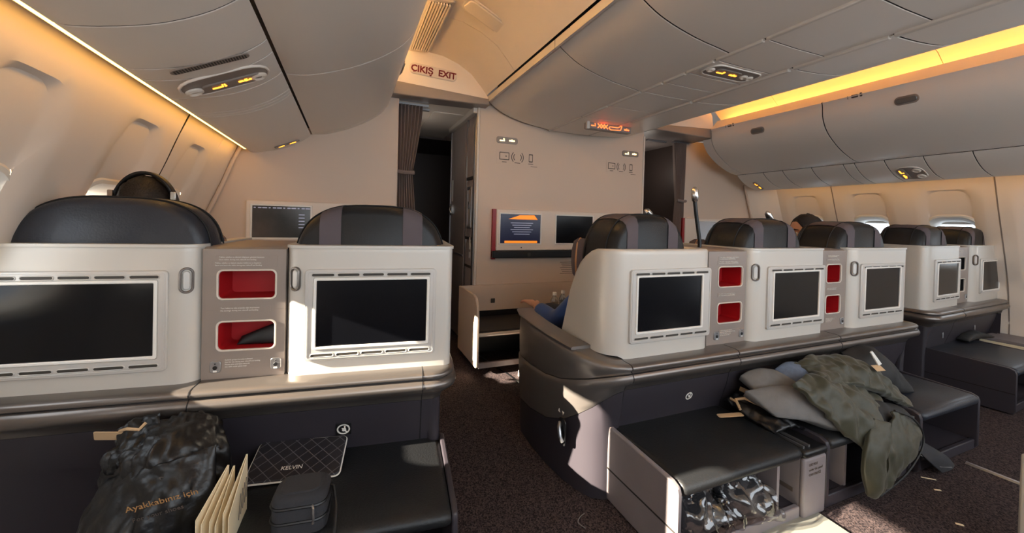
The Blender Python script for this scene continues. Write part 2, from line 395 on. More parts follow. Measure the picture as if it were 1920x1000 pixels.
# hinged speaker panel on the left aisle ceiling
t = T('ceiling_access_panel', 'rounded white access panel set in the left aisle ceiling', 'panel', (-1.07, 2.1, 2.35))
a = Vector((.28, .06, -.09)).normalized(); b0 = Vector((0, -1, 0)); b = (b0 - a * a.dot(b0)).normalized()
t.part('panel_lid', MB().slab((-1.065, 2.17, 2.350), a, b, .30, .115, .03, .012, .004), CEIL)
t.part('panel_rim', MB().ringslab((-1.065, 2.17, 2.350), a, b, .325, .14, .036, .30, .115, .03, .008), RAIL)

# ------------------------------------------------------------------ front partitions
def partition(name, poly, y0, y1, m=BULK): return struct(name, MB().prism(poly, 'y', y0, y1), m, bevel=.006)
lp = [(-1.462, FZ), (-1.462, 2.06)] + [(-1.50, 2.09)] + [(-2.4, 2.05)] + [(-(wx(z) - .05), z) for z in np.linspace(1.66, FZ, 10)]
partition('wall_front_left', lp, 2.98, 3.03)
partition('wall_front_center', [(-.85, FZ), (-.85, 2.16), (.77, 2.16), (.77, FZ)], 2.98, 3.03)
rp = [(1.50, FZ), (1.50, 2.09), (2.3, 2.1)] + [(wx(z) + .06, z) for z in np.linspace(1.66, FZ, 10)]
partition('wall_front_right', rp, 3.2, 3.25)
# edge trims of the centre partition
struct('trim_5', MB().box(-.868, -.848, 2.972, 3.05, FZ, 2.10), RAIL, bevel=.006)
struct('trim_6', MB().box(.762, .78, 2.972, 3.05, FZ, 2.02), RAIL, bevel=.006)

# monument (galley / lavatory block) behind the centre partition, with its door on the left aisle
t = T('wall_monument', kind='structure', base=(-.83, 3.4, FZ))
t.part('monument_body', MB().box(-.86, .76, 3.03, 3.78, FZ, 2.10), MONU)
t.part('corner_post', MB().box(-.875, -.85, 3.0, 3.045, FZ, 2.05), ALU, bevel=.008)
t.part('corner_post', MB().box(-.872, -.85, 3.232, 3.262, FZ, 2.05), ALU, bevel=.008)
t.part('top_rail', MB().box(-.90, -.855, 2.99, 3.80, 2.03, 2.10), RAIL, bevel=.006)
d = T('door_1', kind='structure', base=(-.87, 3.5, FZ))
d.part('door_leaf', MB().slab((-.86, 3.52, 1.09), (0, -1, 0), ZA, .49, 1.84, .012, .014), MONU)
d.part('door_edge', MB().box(-.88, -.86, 3.765, 3.785, FZ, 2.02), ALU)
d.part('door_handle', MB().slab((-.874, 3.70, 1.28), (0, -1, 0), ZA, .035, .11, .016, .012).tube([(-.89, 3.70, 1.31), (-.9, 3.695, 1.28), (-.885, 3.69, 1.25)], .008), CHROME)
d.part('placard', MB().slab((-.874, 3.70, 1.46), (0, -1, 0), ZA, .045, .20, .003, .002), WHITEP)
d.part('dado_strip', MB().box(-.879, -.86, 3.29, 3.76, .875, .89), ALU)
# small cabinet panels beside the door
t.part('cabinet_panel', MB().slab((-.86, 3.14, 1.75), (0, -1, 0), ZA, .16, .42, .004, .012), MONU)
t.part('cabinet_panel', MB().slab((-.86, 3.14, 1.28), (0, -1, 0), ZA, .16, .46, .004, .012), MONU)
t.part('cabinet_panel', MB().slab((-.86, 3.14, .60), (0, -1, 0), ZA, .16, .80, .004, .012), MONU)
t.part('service_hatch', MB().ringslab((-.872, 3.12, 1.29), (0, -1, 0), ZA, .12, .34, .012, .085, .30, .008, .01), ALU)
t.part('hatch_panel', MB().slab((-.872, 3.12, 1.29), (0, -1, 0), ZA, .08, .29, .006, .004), MONU)
t.part('hatch_latch', MB().slab((-.868, 3.125, 1.31), (0, -1, 0), ZA, .02, .06, .008, .014), CHROME)
for z, h in ((1.0, .10), (.905, .05), (1.42, .04)):
    t.part('placard', MB().slab((-.872, 3.09, z), (0, -1, 0), ZA, .035, h, .003, .003), WHITEP)
for z in (.80, 1.03, 1.52):
    t.part('panel_joint', MB().box(-.8735, -.86, 3.05, 3.23, z, z + .022), SEAM)
# galley passage seen past the left curtain: side wall, far wall, lowered ceiling
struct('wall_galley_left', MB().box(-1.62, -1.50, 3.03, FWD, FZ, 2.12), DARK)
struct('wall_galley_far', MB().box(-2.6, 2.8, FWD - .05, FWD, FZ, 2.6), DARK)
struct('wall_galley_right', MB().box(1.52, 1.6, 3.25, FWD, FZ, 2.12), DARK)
t = T('ceiling_galley', kind='structure')
t.part('ceiling_panel', MB().box(-1.6, -.84, 3.02, 3.55, 2.07, 2.09), CEIL)
t.part('ceiling_panel', MB().box(-1.6, -.84, 3.56, 4.3, 2.07, 2.09), CEIL)
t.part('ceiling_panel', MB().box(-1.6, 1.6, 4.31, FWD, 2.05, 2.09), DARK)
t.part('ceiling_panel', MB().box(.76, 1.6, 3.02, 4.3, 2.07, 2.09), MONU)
t.part('ceiling_hatch', MB().slab((-1.03, 3.6, 2.07), (1, 0, 0), (0, -1, 0), .26, .7, .03, .006), CEIL)
t.part('track_lamp', MB().box(-1.33, -1.20, 3.20, 3.24, 2.055, 2.07), ALU)
t.part('track_lamp', MB().box(1.05, 1.30, 3.25, 3.28, 2.055, 2.07), ALU)
struct('wall_galley_cross', MB().box(.76, 1.55, 4.25, 4.3, FZ, 2.1), DARK)
t = T('galley_cabinet', 'dark galley cabinet with two black vents seen through the right aisle opening', 'cabinet', (1.15, 4.2, FZ))
t.part('body', MB().box(.78, 1.5, 3.95, 4.25, FZ, 2.06), DARK, bevel=.005)
for z in (1.62, 1.20, .85):
    t.part('drawer_front', MB().slab((1.14, 3.95, z - .14), XA, ZA, .70, .30 if z < 1.6 else .36, .006, .01), DARK)
for x in (1.20, 1.33):
    t.part('vent', MB().slab((x, 3.94, 1.72), XA, ZA, .10, .06, .006, .004), BLACK)
t = T('framed_notice', 'dark framed notice leaning beside the right aisle opening', 'frame', (.98, 3.6, 1.2))
a = Vector((1, 0, 0)); b = Vector((-.25, 0, 1)).normalized()
t.part('frame', MB().ringslab((.985, 3.60, 1.30), a, b, .18, .30, .006, .14, .26, .004, .02), BLACK)
t.part('sheet', MB().slab((.985, 3.60, 1.30), a, b, .15, .27, .004, .006), DENIM)
t.part('arm', MB().tube([(.755, 3.62, 1.30), (.93, 3.6, 1.05)], .02), BLACK)

for x, y, e in ((-1.32, 3.42, .7), (1.18, 3.5, 1.3)):     # added fill lights without fittings, brightening the galley passages
    ld = bpy.data.lights.new('galley_fill', 'POINT'); lo = bpy.data.objects.new('galley_fill', ld); C.objects.link(lo)
    lo.location = (x, y, 1.78); ld.energy = e; ld.shadow_soft_size = .12; ld.color = (1, .9, .8)
# arched headers over the aisles, with the exit sign on the left one
for sgn in (-1, 1):
    A = [(-1.56, 2.155), (-1.545, 2.28), (-1.49, 2.355), (-1.40, 2.392), (-1.30, 2.40), (-1.17, 2.388), (-1.05, 2.348), (-.95, 2.29), (-.87, 2.205), (-.80, 2.12), (-.80, 2.10), (-1.56, 2.13)]
    t = T('trim_%d' % (7 if sgn < 0 else 8), kind='structure')
    t.part('header_face', MB().prism([(-sgn * x, z) for x, z in A], 'y', 2.90, 2.97), CEIL, angle=50)
    B = [(-1.53, 2.155), (-.80, 2.12), (-.80, 2.07), (-1.53, 2.055)]
    t.part('header_sill', MB().prism([(-sgn * x, z) for x, z in B], 'y', 2.885, 3.04), CONS, bevel=.008)
t = T('exit_sign', 'pale plate over left aisle reading CIKIS EXIT in red', 'sign', (-1.26, 2.9, 2.25))
t.part('plate', MB().slab((-1.235, 2.90, 2.256), (1, 0, -.05), (.05, 0, 1), .345, .078, .035, .010, .004), RAIL)
t.text('ÇIKIŞ  EXIT', (-1.235, 2.8885, 2.234), (1, 0, -.05), (.05, 0, 1), .064, EXITRED, align='CENTER', bold=.0022)

# curtains
def curtain(label, x0, x1, y, zt, zb, tie, xt0, xt1):
    t = T('curtain', label, 'curtain', (.5 * (x0 + x1), y, FZ)); rings = []
    zs = list(np.linspace(zt, tie, 12)) + list(np.linspace(tie - .02, zb, 10))
    for z in zs:
        f = max(0, 1 - abs(z - tie) / (zt - tie)) if z > tie else max(0, 1 - (tie - z) / .9)
        f = f ** 1.3
        a, b = x0 + (xt0 - x0) * f, x1 + (xt1 - x1) * f; n = 64
        fr_ = [(a + (b - a) * i / n, y + (.022 - .006 * f) * math.sin(i / n * 2 * PI * 7 + .8 * math.sin(z * 3)), z) for i in range(n + 1)]
        bk = [(p[0], p[1] + .006, p[2]) for p in fr_[::-1]]
        rings.append(fr_ + bk)
    t.part('cloth', MB().loft(rings), CURT, angle=70)
    t.part('tie_band', MB().tube([(xt0 - .01, y - .03, tie + .01), (.5 * (xt0 + xt1), y - .042, tie), (xt1 + .01, y - .03, tie + .005)], .014), CURT)
    t.part('rail', MB().box(x0 - .02, x1 + .04, y - .015, y + .015, zt, zt + .015), ALU)
    return t
curtain('taupe pleated curtain tied back beside the left aisle opening', -1.458, -1.275, 3.075, 2.045, FZ + .03, 1.53, -1.452, -1.345)
curtain('taupe pleated curtain tied back beside the right aisle opening', 1.345, 1.50, 3.19, 2.05, FZ + .03, 1.44, 1.39, 1.49)

# ------------------------------------------------------------------ icons on the signs
def belt_icon(mb, o, a, b, s):
    o, a, b = Vector(o), Vector(a).normalized(), Vector(b).normalized()
    def bar(x, y, w, h): mb.slab(o + a * x * s + b * y * s, a, b, w * s, h * s, min(w, h) * .3 * s, .0015, .0004, 2)
    bar(-.55, 0, .5, .35); bar(.55, 0, .5, .35); bar(0, .05, .34, .6); bar(-.3, -.12, .9, .16); bar(.3, -.12, .9, .16)
    return mb
def cig_icon(mb, o, a, b, s):
    o, a, b = Vector(o), Vector(a).normalized(), Vector(b).normalized()
    def bar(x, y, w, h): mb.slab(o + a * x * s + b * y * s, a, b, w * s, h * s, min(w, h) * .3 * s, .0015, .0004, 2)
    bar(-.15, -.15, 1.1, .28); bar(.62, -.15, .24, .28); bar(.62, .25, .14, .4); bar(.4, .32, .14, .3)
    return mb
def arc(mb, o, a, b, r, t0, t1, wd, t=.0012, n=12):
    o, a, b = Vector(o), Vector(a).normalized(), Vector(b).normalized(); d = a.cross(b); R = []
    for q in np.linspace(t0, t1, n):
        e = a * math.cos(q) + b * math.sin(q); R.append([o + e * (r - wd / 2), o + e * (r + wd / 2), o + e * (r + wd / 2) + d * t, o + e * (r - wd / 2) + d * t])
    return mb.loft(R)
def lamp_sign(t, o, a, b, w, h, s, cm=AMB2, parent=None):
    d = Vector(a).normalized().cross(Vector(b).normalized())
    o = Vector(o); a = Vector(a).normalized(); b = Vector(b).normalized()
    f = t.part('sign_plate', MB().slab(o, a, b, w, h, h * .35, .006, .002), CONS, parent)
    t.part('no_smoking_light', cig_icon(MB(), o + d * .0062 - a * w * .24, a, b, s), cm, parent or f)
    t.part('seat_belt_light', belt_icon(MB(), o + d * .0062 + a * w * .22, a, b, s), cm, parent or f)

# ------------------------------------------------------------------ outboard bins and service strips
DP = [(1.505, 2.145), (1.515, 2.12), (1.53, 2.02), (1.60, 1.92), (1.75, 1.82), (1.92, 1.752), (2.02, 1.738)]
PP = [(2.03, 1.735), (2.05, 1.712), (2.11, 1.667), (2.20, 1.623), (2.31, 1.594), (2.372, 1.590), (2.375, 1.62)]
def sm(P, n): return [tuple(p) for p in spline(P, n)]
DPs, PPs = sm(DP, 22), sm(PP, 18)
def extr(P, y0, y1, th, sgn, inset=0):
    """a curved plate along Y with an inward thickness and softened ends"""
    P = np.array(P); tn = np.gradient(P, axis=0); nn = np.stack([-tn[:, 1], tn[:, 0]], 1); nn /= np.linalg.norm(nn, axis=1, keepdims=True)
    if nn[len(nn) // 2][1] < 0: nn = -nn       # inward = up
    P = P + nn * inset
    rings = []
    for y, k in ((y0, .0015), (y0 + .0015, 0), (y1 - .0015, 0), (y1, .0015)):
        o_ = P + nn * k; i_ = P + nn * th
        rings.append([(sgn * p[0], y, p[1]) for p in o_] + [(sgn * p[0], y, p[1]) for p in i_[::-1]])
    return MB().loft(rings)
def surf(P, s):      # point and tangent on a profile at fraction s
    P = np.array(P); i = s * (len(P) - 1); k = min(int(i), len(P) - 2); p = P[k] + (P[k + 1] - P[k]) * (i - k); tn = P[k + 1] - P[k]
    return p, tn / np.linalg.norm(tn)
def outboard(sgn, seams, labels, psu, signs, side):
    for (a, b), lab in zip(zip(seams[:-1], seams[1:]), labels):
        t = T('overhead_bin', lab, 'overhead bin', (sgn * 1.9, .5 * (a + b), 1.74), group=None)
        t.part('door', extr(DPs, a + .004, b - .004, .02, sgn), BIN, angle=30)
        for g0, g1 in ((a, a + .0045), (b - .0045, b)): t.part('gap_shade', extr(DPs, g0, g1, .01, sgn, .0025), SEAM, angle=30)  # dark strips added so the door gaps read as shaded
        t.part('body', MB().prism([(sgn * x, z) for x, z in ((1.545, 2.12), (1.552, 2.03), (1.622, 1.94), (1.765, 1.84), (1.93, 1.775), (2.04, 1.76), (2.4, 1.8), (2.3, 2.1))], 'y', a + .002, b - .002), SEAM)
        p, tn = surf(DPs, .30); o = Vector((sgn * p[0], .5 * (a + b) + (.02 if sgn > 0 else 0), p[1])); tv = Vector((sgn * tn[0], 0, tn[1]))
        if sgn > 0: A_, B_ = Vector((0, -1, 0)), -tv
        else: A_, B_ = Vector((0, 1, 0)), -tv
        t.part('latch_plate', MB().slab(o, A_, B_, .125, .055, .026, .005, .002), CONS)
        h = t.part('latch_handle', MB().slab(o + A_.cross(B_) * .003, A_, B_, .105, .034, .016, .007, .003), LATCHG)
        p, tn = surf(DPs, .14); o = Vector((sgn * p[0], b - .16, p[1]))
        t.text('1', o + A_.cross(B_) * .002, A_, B_, .034, TXTD, name='seat_number')
        t.part('capacity_mark', MB().slab(o + A_.cross(B_) * .0005 + A_ * .05 + B_ * .012, A_, B_, .04, .022, .004, .001, .0003), TXTD)
        t.part('seat_mark', MB().slab(o + A_.cross(B_) * .0005 + A_ * .088 + B_ * .014, A_, B_, .014, .028, .006, .001, .0003), TXTD)
    # end cap next to the partition
    t = T('bin_end_cap', 'narrow end cap closing the %s overhead bins at the partition' % side, 'end cap', (sgn * 1.9, 2.93, 1.74))
    t.part('cap', extr(DPs, seams[-1] + .003, 2.985, .05, sgn), BIN, angle=30)
    t = T('service_strip', 'curved strip of service panels under the %s overhead bins' % side, 'service panels', (sgn * 2.2, 1.5, 1.59))
    for a, b in zip(psu[:-1], psu[1:]):
        t.part('service_panel', extr(PPs, a + .0026, b - .0026, .018, sgn), BIN, angle=30)
    t.part('backing', extr(PPs, psu[0], psu[-1], .01, sgn, .002), SEAM)
    t.part('led_strip', MB().box(min(sgn * 2.376, sgn * 2.388), max(sgn * 2.376, sgn * 2.388), AFT, 2.9, 1.594, 1.606), AMBER)
    t.part('upper_lip', MB().box(min(sgn * 2.37, sgn * 2.41), max(sgn * 2.37, sgn * 2.41), AFT, 2.985, 1.607, 1.63), BIN)
    return t
def psu_frame(sgn, s):
    p, tn = surf(PPs, s); tv = Vector((sgn * tn[0], 0, tn[1])); return Vector((sgn * p[0], 0, p[1])), tv
LS = outboard(-1, [-1.25, -.25, .75, 1.75, 2.895], ['left overhead bin farthest behind the viewer', 'left overhead bin above and behind the viewer', 'left overhead bin nearest the viewer in the photo', 'left overhead bin closest to the partition and exit sign'],
              [AFT, .3, .78, 1.15, 1.42, 1.52, 1.72, 1.93, 1.965, 2.0, 2.985], None, 'left')
RS = outboard(1, [-1.15, -.15, .87, 1.89, 2.885], ['right overhead bin far behind the viewer', 'right overhead bin just outside the view', 'right overhead bin large in the upper right corner', 'right overhead bin closest to the right aisle opening'],
              [AFT, .2, .75, 1.02, 1.265, 1.51, 1.735, 1.93, 2.01, 2.255, 2.51, 2.70, 2.985], None, 'right')
for sgn, t, y in ((-1, LS, 1.585), (1, RS, 1.63)):
    p, tv = psu_frame(sgn, .45)
    A_, B_ = (-tv if sgn < 0 else tv), Vector((0, -1, 0)); nrm = A_.cross(B_)
    o = p + Vector((0, y, 0)); w_, h_ = (.27, .15) if sgn < 0 else (.19, .17)
    t.part('recess_rim', MB().ringslab(o - nrm * .004, A_, B_, w_, h_, .07, w_ - .014, h_ - .014, .063, .007), BIN)
    t.part('recess', MB().slab(o - nrm * .004, A_, B_, w_ - .014, h_ - .014, .063, .005), CONS)
    spots = ((-.10, -.015), (.095, -.02)) if sgn < 0 else ((-.04, .045), (.045, .045))
    lamp_sign(t, o + nrm * .001 + (A_ * .015 + B_ * -.015 if sgn < 0 else B_ * -.045), A_, B_, .18 if sgn < 0 else .15, .05, .030)
    for q, e in spots:
        l = t.part('reading_light', MB().lathe([(.026, 0), (.026, .006), (.018, .010), (.012, .004)], tuple(t.off)), CEIL)
        l.matrix_local = Matrix.Translation(o + A_ * q + B_ * e + nrm * .002 - t.off) @ nrm.to_track_quat('Z', 'Y').to_matrix().to_4x4()
    if sgn < 0:
        gv = MB(); g0 = p + Vector((0, 1.425, 0))
        t.part('vent_grille', MB().slab(g0 - nrm * .002, A_, B_, .21, .034, .016, .004), CONS)
        for i in range(26): gv.slab(g0 + nrm * .0015 + A_ * (-.094 + i * .0075), A_, B_, .0042, .024, .001, .0015, .0004, 1)
        tag(t.part('vent_slots', gv, SLOT), kind='stuff')
    lamp_sign(t, p + Vector((0, 2.86, 0)) + nrm * .001 + A_ * .02, A_, B_, .15, .04, .024)

# ------------------------------------------------------------------ centre bins
CL = sm([(-.80, 2.135), (-.785, 2.115), (-.70, 2.06), (-.60, 2.02), (-.45, 1.985), (-.31, 1.966), (-.255, 1.958)], 22)
CR_ = sm([(.15, 1.955), (.24, 1.956), (.40, 1.968), (.55, 1.99), (.67, 2.03), (.75, 2.075), (.80, 2.13)], 22)
CP = [(-.235, 1.957), (-.05, 1.953), (.135, 1.955)]
cs = [-1.0, .1, .72, 1.26, 1.84, 2.955]
names_l = ['centre overhead bin far behind on the left aisle side', 'centre overhead bin above the viewer, left aisle side', 'third centre overhead bin from the partition, left aisle side', 'second centre overhead bin from the partition, left aisle side', 'long centre overhead bin against the partition, left aisle side']
for (a, b), lab in zip(zip(cs[:-1], cs[1:]), names_l):
    t = T('overhead_bin', lab, 'overhead bin', (-.5, .5 * (a + b), 1.96))
    t.part('door', extr(CL, a + .004, b - .004, .02, 1), BIN, angle=30)
    for g0, g1 in ((a, a + .0045), (b - .0045, b)): t.part('gap_shade', extr(CL, g0, g1, .01, 1, .0025), SEAM, angle=30)  # dark strips painting the shade in the centre door gaps
    t.part('body', MB().prism([(-.76, 2.13), (-.69, 2.08), (-.59, 2.045), (-.45, 2.01), (-.25, 1.985), (-.06, 1.985), (-.06, 2.3), (-.7, 2.3)], 'y', a + .002, b - .002), SEAM)
    if b < 2 and b > 0:
        p, tn = surf(CL, .12); A_, B_ = Vector((0, -1, 0)), Vector((-tn[0], 0, -tn[1]))
        if A_.cross(B_).z > 0: A_ = -A_
        o = Vector((p[0], b - .06, p[1]))
        t.text('1', o + A_.cross(B_) * .002, A_, B_, .034, TXTD, name='seat_number')
        t.part('capacity_mark', MB().slab(o + A_.cross(B_) * .0005 + A_ * .05 + B_ * .012, A_, B_, .04, .022, .004, .001, .0003), TXTD)
        t.part('seat_mark', MB().slab(o + A_.cross(B_) * .0005 + A_ * .088 + B_ * .014, A_, B_, .014, .028, .006, .001, .0003), TXTD)
    t.part('lip_trim', MB().box(-.812, -.798, a + .003, b - .003, 2.10, 2.145), RAIL)
rs = [-1.0, .2, .865, 1.245, 1.83, 2.96]
names_r = [n.replace('left aisle', 'right aisle') for n in names_l]
for (a, b), lab in zip(zip(rs[:-1], rs[1:]), names_r):
    t = T('overhead_bin', lab, 'overhead bin', (.5, .5 * (a + b), 1.96))
    t.part('door', extr(CR_, a + .004, b - .004, .02, 1), BIN, angle=30)
    for g0, g1 in ((a, a + .0045), (b - .0045, b)): t.part('gap_shade', extr(CR_, g0, g1, .01, 1, .0025), SEAM, angle=30)  # same painted gap shade on the right aisle side
    t.part('body', MB().prism([(.76, 2.13), (.72, 2.09), (.65, 2.05), (.54, 2.015), (.40, 1.99), (.2, 1.98), (-.055, 1.98), (-.055, 2.3), (.7, 2.3)], 'y', a + .002, b - .002), SEAM)
t = T('service_strip', 'flat strip of service panels under the centre overhead bins', 'service panels', (0, 1.5, 1.95))
t.part('backing', extr(CP, -1, 2.96, .008, 1, .002), SEAM)
ps = [-1, .3, .75, 1.10, 1.335, 1.505, 1.66, 1.83, 2.15, 2.45, 2.96]
for a, b in zip(ps[:-1], ps[1:]):
    t.part('service_panel', extr(CP, a + .0026, b - .0026, .015, 1), BIN)
for a, b in zip(ps[:-1], ps[1:]):
    t.part('trim_rail', MB().box(-.256, -.238, a + .006, b - .006, 1.947, 1.962), RAIL, bevel=.004)
for a, b in ((.3, .86), (.875, 1.235), (1.255, 1.82), (1.84, 2.40)):
    t.part('trim_rail', MB().box(.135, .158, a, b, 1.943, 1.962), RAIL, bevel=.004)
o = Vector((-.045, 1.415, 1.9535)); A_, B_ = Vector((1, 0, 0)), Vector((0, 1, 0)) ; A_, B_ = Vector((1, 0, 0)), Vector((0, -1, 0))
A2, B2 = Vector((1, 0, 0)), Vector((0, 1, 0))
t.part('recess_rim', MB().ringslab(o + Vector((0, 0, .003)), A_, B_, .33, .125, .05, .316, .111, .044, .007), BIN)
t.part('recess', MB().slab(o + Vector((0, 0, .002)), A_, B_, .316, .111, .044, .003), CONS)
nd = Vector((0, 0, -1))
f = t.part('sign_plate', MB().slab(o + nd * .001 + Vector((-.03, 0, 0)), A_, B_, .16, .06, .02, .005), CONS)
t.part('no_smoking_light', cig_icon(MB(), o + nd * .0065 + Vector((-.075, 0, 0)), A_, B_, .03), AMB2, f)
t.part('seat_belt_light', belt_icon(MB(), o + nd * .0065 + Vector((.01, 0, 0)), A_, B_, .03), AMB2, f)
for x in (.085, .125, -.14):
    t.part('reading_light', MB().lathe([(.02, 0), (.02, -.006), (.013, -.010), (.008, -.003)], (o.x + x, o.y, o.z)), CEIL)
# hanging information sign
t = T('cabin_sign', 'hanging cabin sign with red aircraft and crossed phone symbols under centre bins', 'sign', (.07, 2.55, 1.95))
t.part('housing', MB().box(-.135, .27, 2.55, 2.60, 1.905, 1.957), CONS, bevel=.006)
t.part('end_plate', MB().box(-.15, -.125, 2.535, 2.56, 1.90, 1.97), RAIL, bevel=.004)
y_ = 2.5495
t.part('no_smoking_light', cig_icon(MB(), (-.085, y_, 1.935), XA, ZA, .03), REDICON)
t.part('seat_belt_light', belt_icon(MB(), (.225, y_, 1.930), XA, ZA, .03), REDICON)
ph = MB()
for x in (-.028, 0, .028): ph.slab((x - .0, y_, 1.934), (1, 0, .9), (-.9, 0, 1), .05, .008, .003, .0015, .0004, 1).slab((x, y_, 1.934), (1, 0, -.9), (.9, 0, 1), .05, .008, .003, .0015, .0004, 1)
t.part('crossed_phone_light', ph, REDICON)
pth = [(.055, 1.925), (.065, 1.938), (.14, 1.938), (.168, 1.952), (.178, 1.95), (.165, 1.92), (.075, 1.915)]
pm = MB()
for p, q in zip(pth, pth[1:] + pth[:1]): pm.tube([(p[0], y_ - .001, p[1]), (q[0], y_ - .001, q[1])], .0032, 6)
t.part('aircraft_light', pm, REDICON)

# ------------------------------------------------------------------ seats
def FR(x, y, rot): return Matrix.Translation((x, y, 0)) @ Matrix.Rotation(rot, 4, 'Z')
FL, FC, FRt = FR(-1.447, 1.357, -.1195), FR(0, 1.2, 0), FR(1.447, 1.306, .0584)
ZT, ZB = 1.10, .684
def shell_path(x0, x1, big, D=.42, rb=.055, rs=.025, wing=False):
    P = []
    rl, rg = (rb, rs) if big == 'l' else (rs, rb)
    if wing: rl = .10
    for y in np.linspace(D, rl, 8)[:-1]: P.append((x0, y))
    for t in np.linspace(0, PI / 2, 7): P.append((x0 + rl - rl * math.cos(t), rl - rl * math.sin(t)))
    for x in np.linspace(x0 + rl, x1 - rg, 6)[1:-1]: P.append((x, 0))
    for t in np.linspace(0, PI / 2, 7): P.append((x1 - rg + rg * math.sin(t), rg - rg * math.cos(t)))
    for y in np.linspace(rg, D, 8)[1:]: P.append((x1, y))
    return P
def offset_in(P, d):
    P = np.array(P); tn = np.gradient(P, axis=0); n = np.stack([-tn[:, 1], tn[:, 0]], 1); n /= np.linalg.norm(n, axis=1, keepdims=True)
    return P + n * d                      # path runs left side -> back -> right side, so +n points inside
def headrest(t, x0, x1, y0, straps, zt=1.24, dk=1):
    cx, a, n = .5 * (x0 + x1), .5 * (x1 - x0), 3.0
    z0, bz = (.98, zt - .98) if dk == 1 else (1.03, zt - 1.03)
    ys = [(0, .86), (.008, .92), (.03, .965), (.08, .995), (.14, 1), (.19, .985), (.225, .94), (.24, .86)]
    ys = [(y * dk, s) for y, s in ys]
    def sec(y, s, k=40, ext=0):
        R = [(cx - a * s - ext, y, .72 if dk == 1 else 1.02)]
        for q in np.linspace(PI, 0, k):
            c, s_ = math.cos(q), math.sin(q)
            R.append((cx + (a * s + ext) * math.copysign(abs(c) ** (2 / n), c), y, z0 + (bz * s + ext) * abs(s_) ** (2 / n)))
        return R + [(cx + a * s + ext, y, .72 if dk == 1 else 1.02)]
    h = t.part('headrest', MB().loft([sec(y0 + y, s) for y, s in ys]), LEATH if straps else LEATH2, angle=60)
    t.part('piping', MB().tube(sec(y0 + .055 * dk, .985, ext=.001), .003, 6), PIPE, h)
    t.part('piping', MB().tube(sec(y0 + .20 * dk, .985, ext=.001), .003, 6), PIPE, h)
    # folding wing cushions at the front
    for sx in (-1, 1):
        wx_ = cx + sx * (a - .038)
        mb = MB()
        mb.loft([[(wx_ + sx * k * math.cos(q) * .026, y0 + (.27 + .07 * math.sin(q) * k) * dk, z) for q in np.linspace(0, 2 * PI, 14, endpoint=False)] for z, k in ((.94, .5), (.96, .9), (1.01, 1.1), (1.07, 1.05), (1.11, .85), (1.125, .4))])
        mb.tube([(wx_ + sx * .036, y0 + (.27) * dk, .96), (wx_ + sx * .040, y0 + .27 * dk, 1.06), (wx_ + sx * .032, y0 + .27 * dk, 1.14), (wx_ + sx * .015, y0 + .27 * dk, 1.168)], .006, 6) if False else None
        wg = t.part('headrest_wing', mb, STRAP, h)
        t.part('wing_piping', MB().tube([(wx_ + sx * .0245, y0 + .27 * dk, .96), (wx_ + sx * .029, y0 + .27 * dk, 1.03), (wx_ + sx * .023, y0 + .27 * dk, 1.10), (wx_ + sx * .006, y0 + .27 * dk, 1.127)], .005, 6), BROWNP, h)
    if straps:
        for f in (-.52, .52):
            xs = np.linspace(cx + a * (f - .13), cx + a * (f + .13), 5); R = []
            for x in xs:
                line = []
                def zt_(s): return z0 + bz * s * max(0, 1 - abs((x - cx) / (a * s)) ** n) ** (1 / n)
                z1 = zt_(.86)
                for z in np.linspace(.99, z1 - .004, 6): line.append((x, y0 - .003, z))
                for y, s in ys[1:]: line.append((x, y0 + y, zt_(s) + .0035))
                R.append(line)
            m_ = MB(); m_.loft(R, closed=False, caps=False)
            t.part('strap', m_, STRAP, h, angle=60)
    return h
def slots(mb, cx, cz, w, n, y, sz=.0065):
    p = w / n
    for i in range(n): mb.slab((cx - w / 2 + p * (i + .5), y, cz), XA, ZA, p * .86, sz, sz * .45, .0012, .0004, 2)
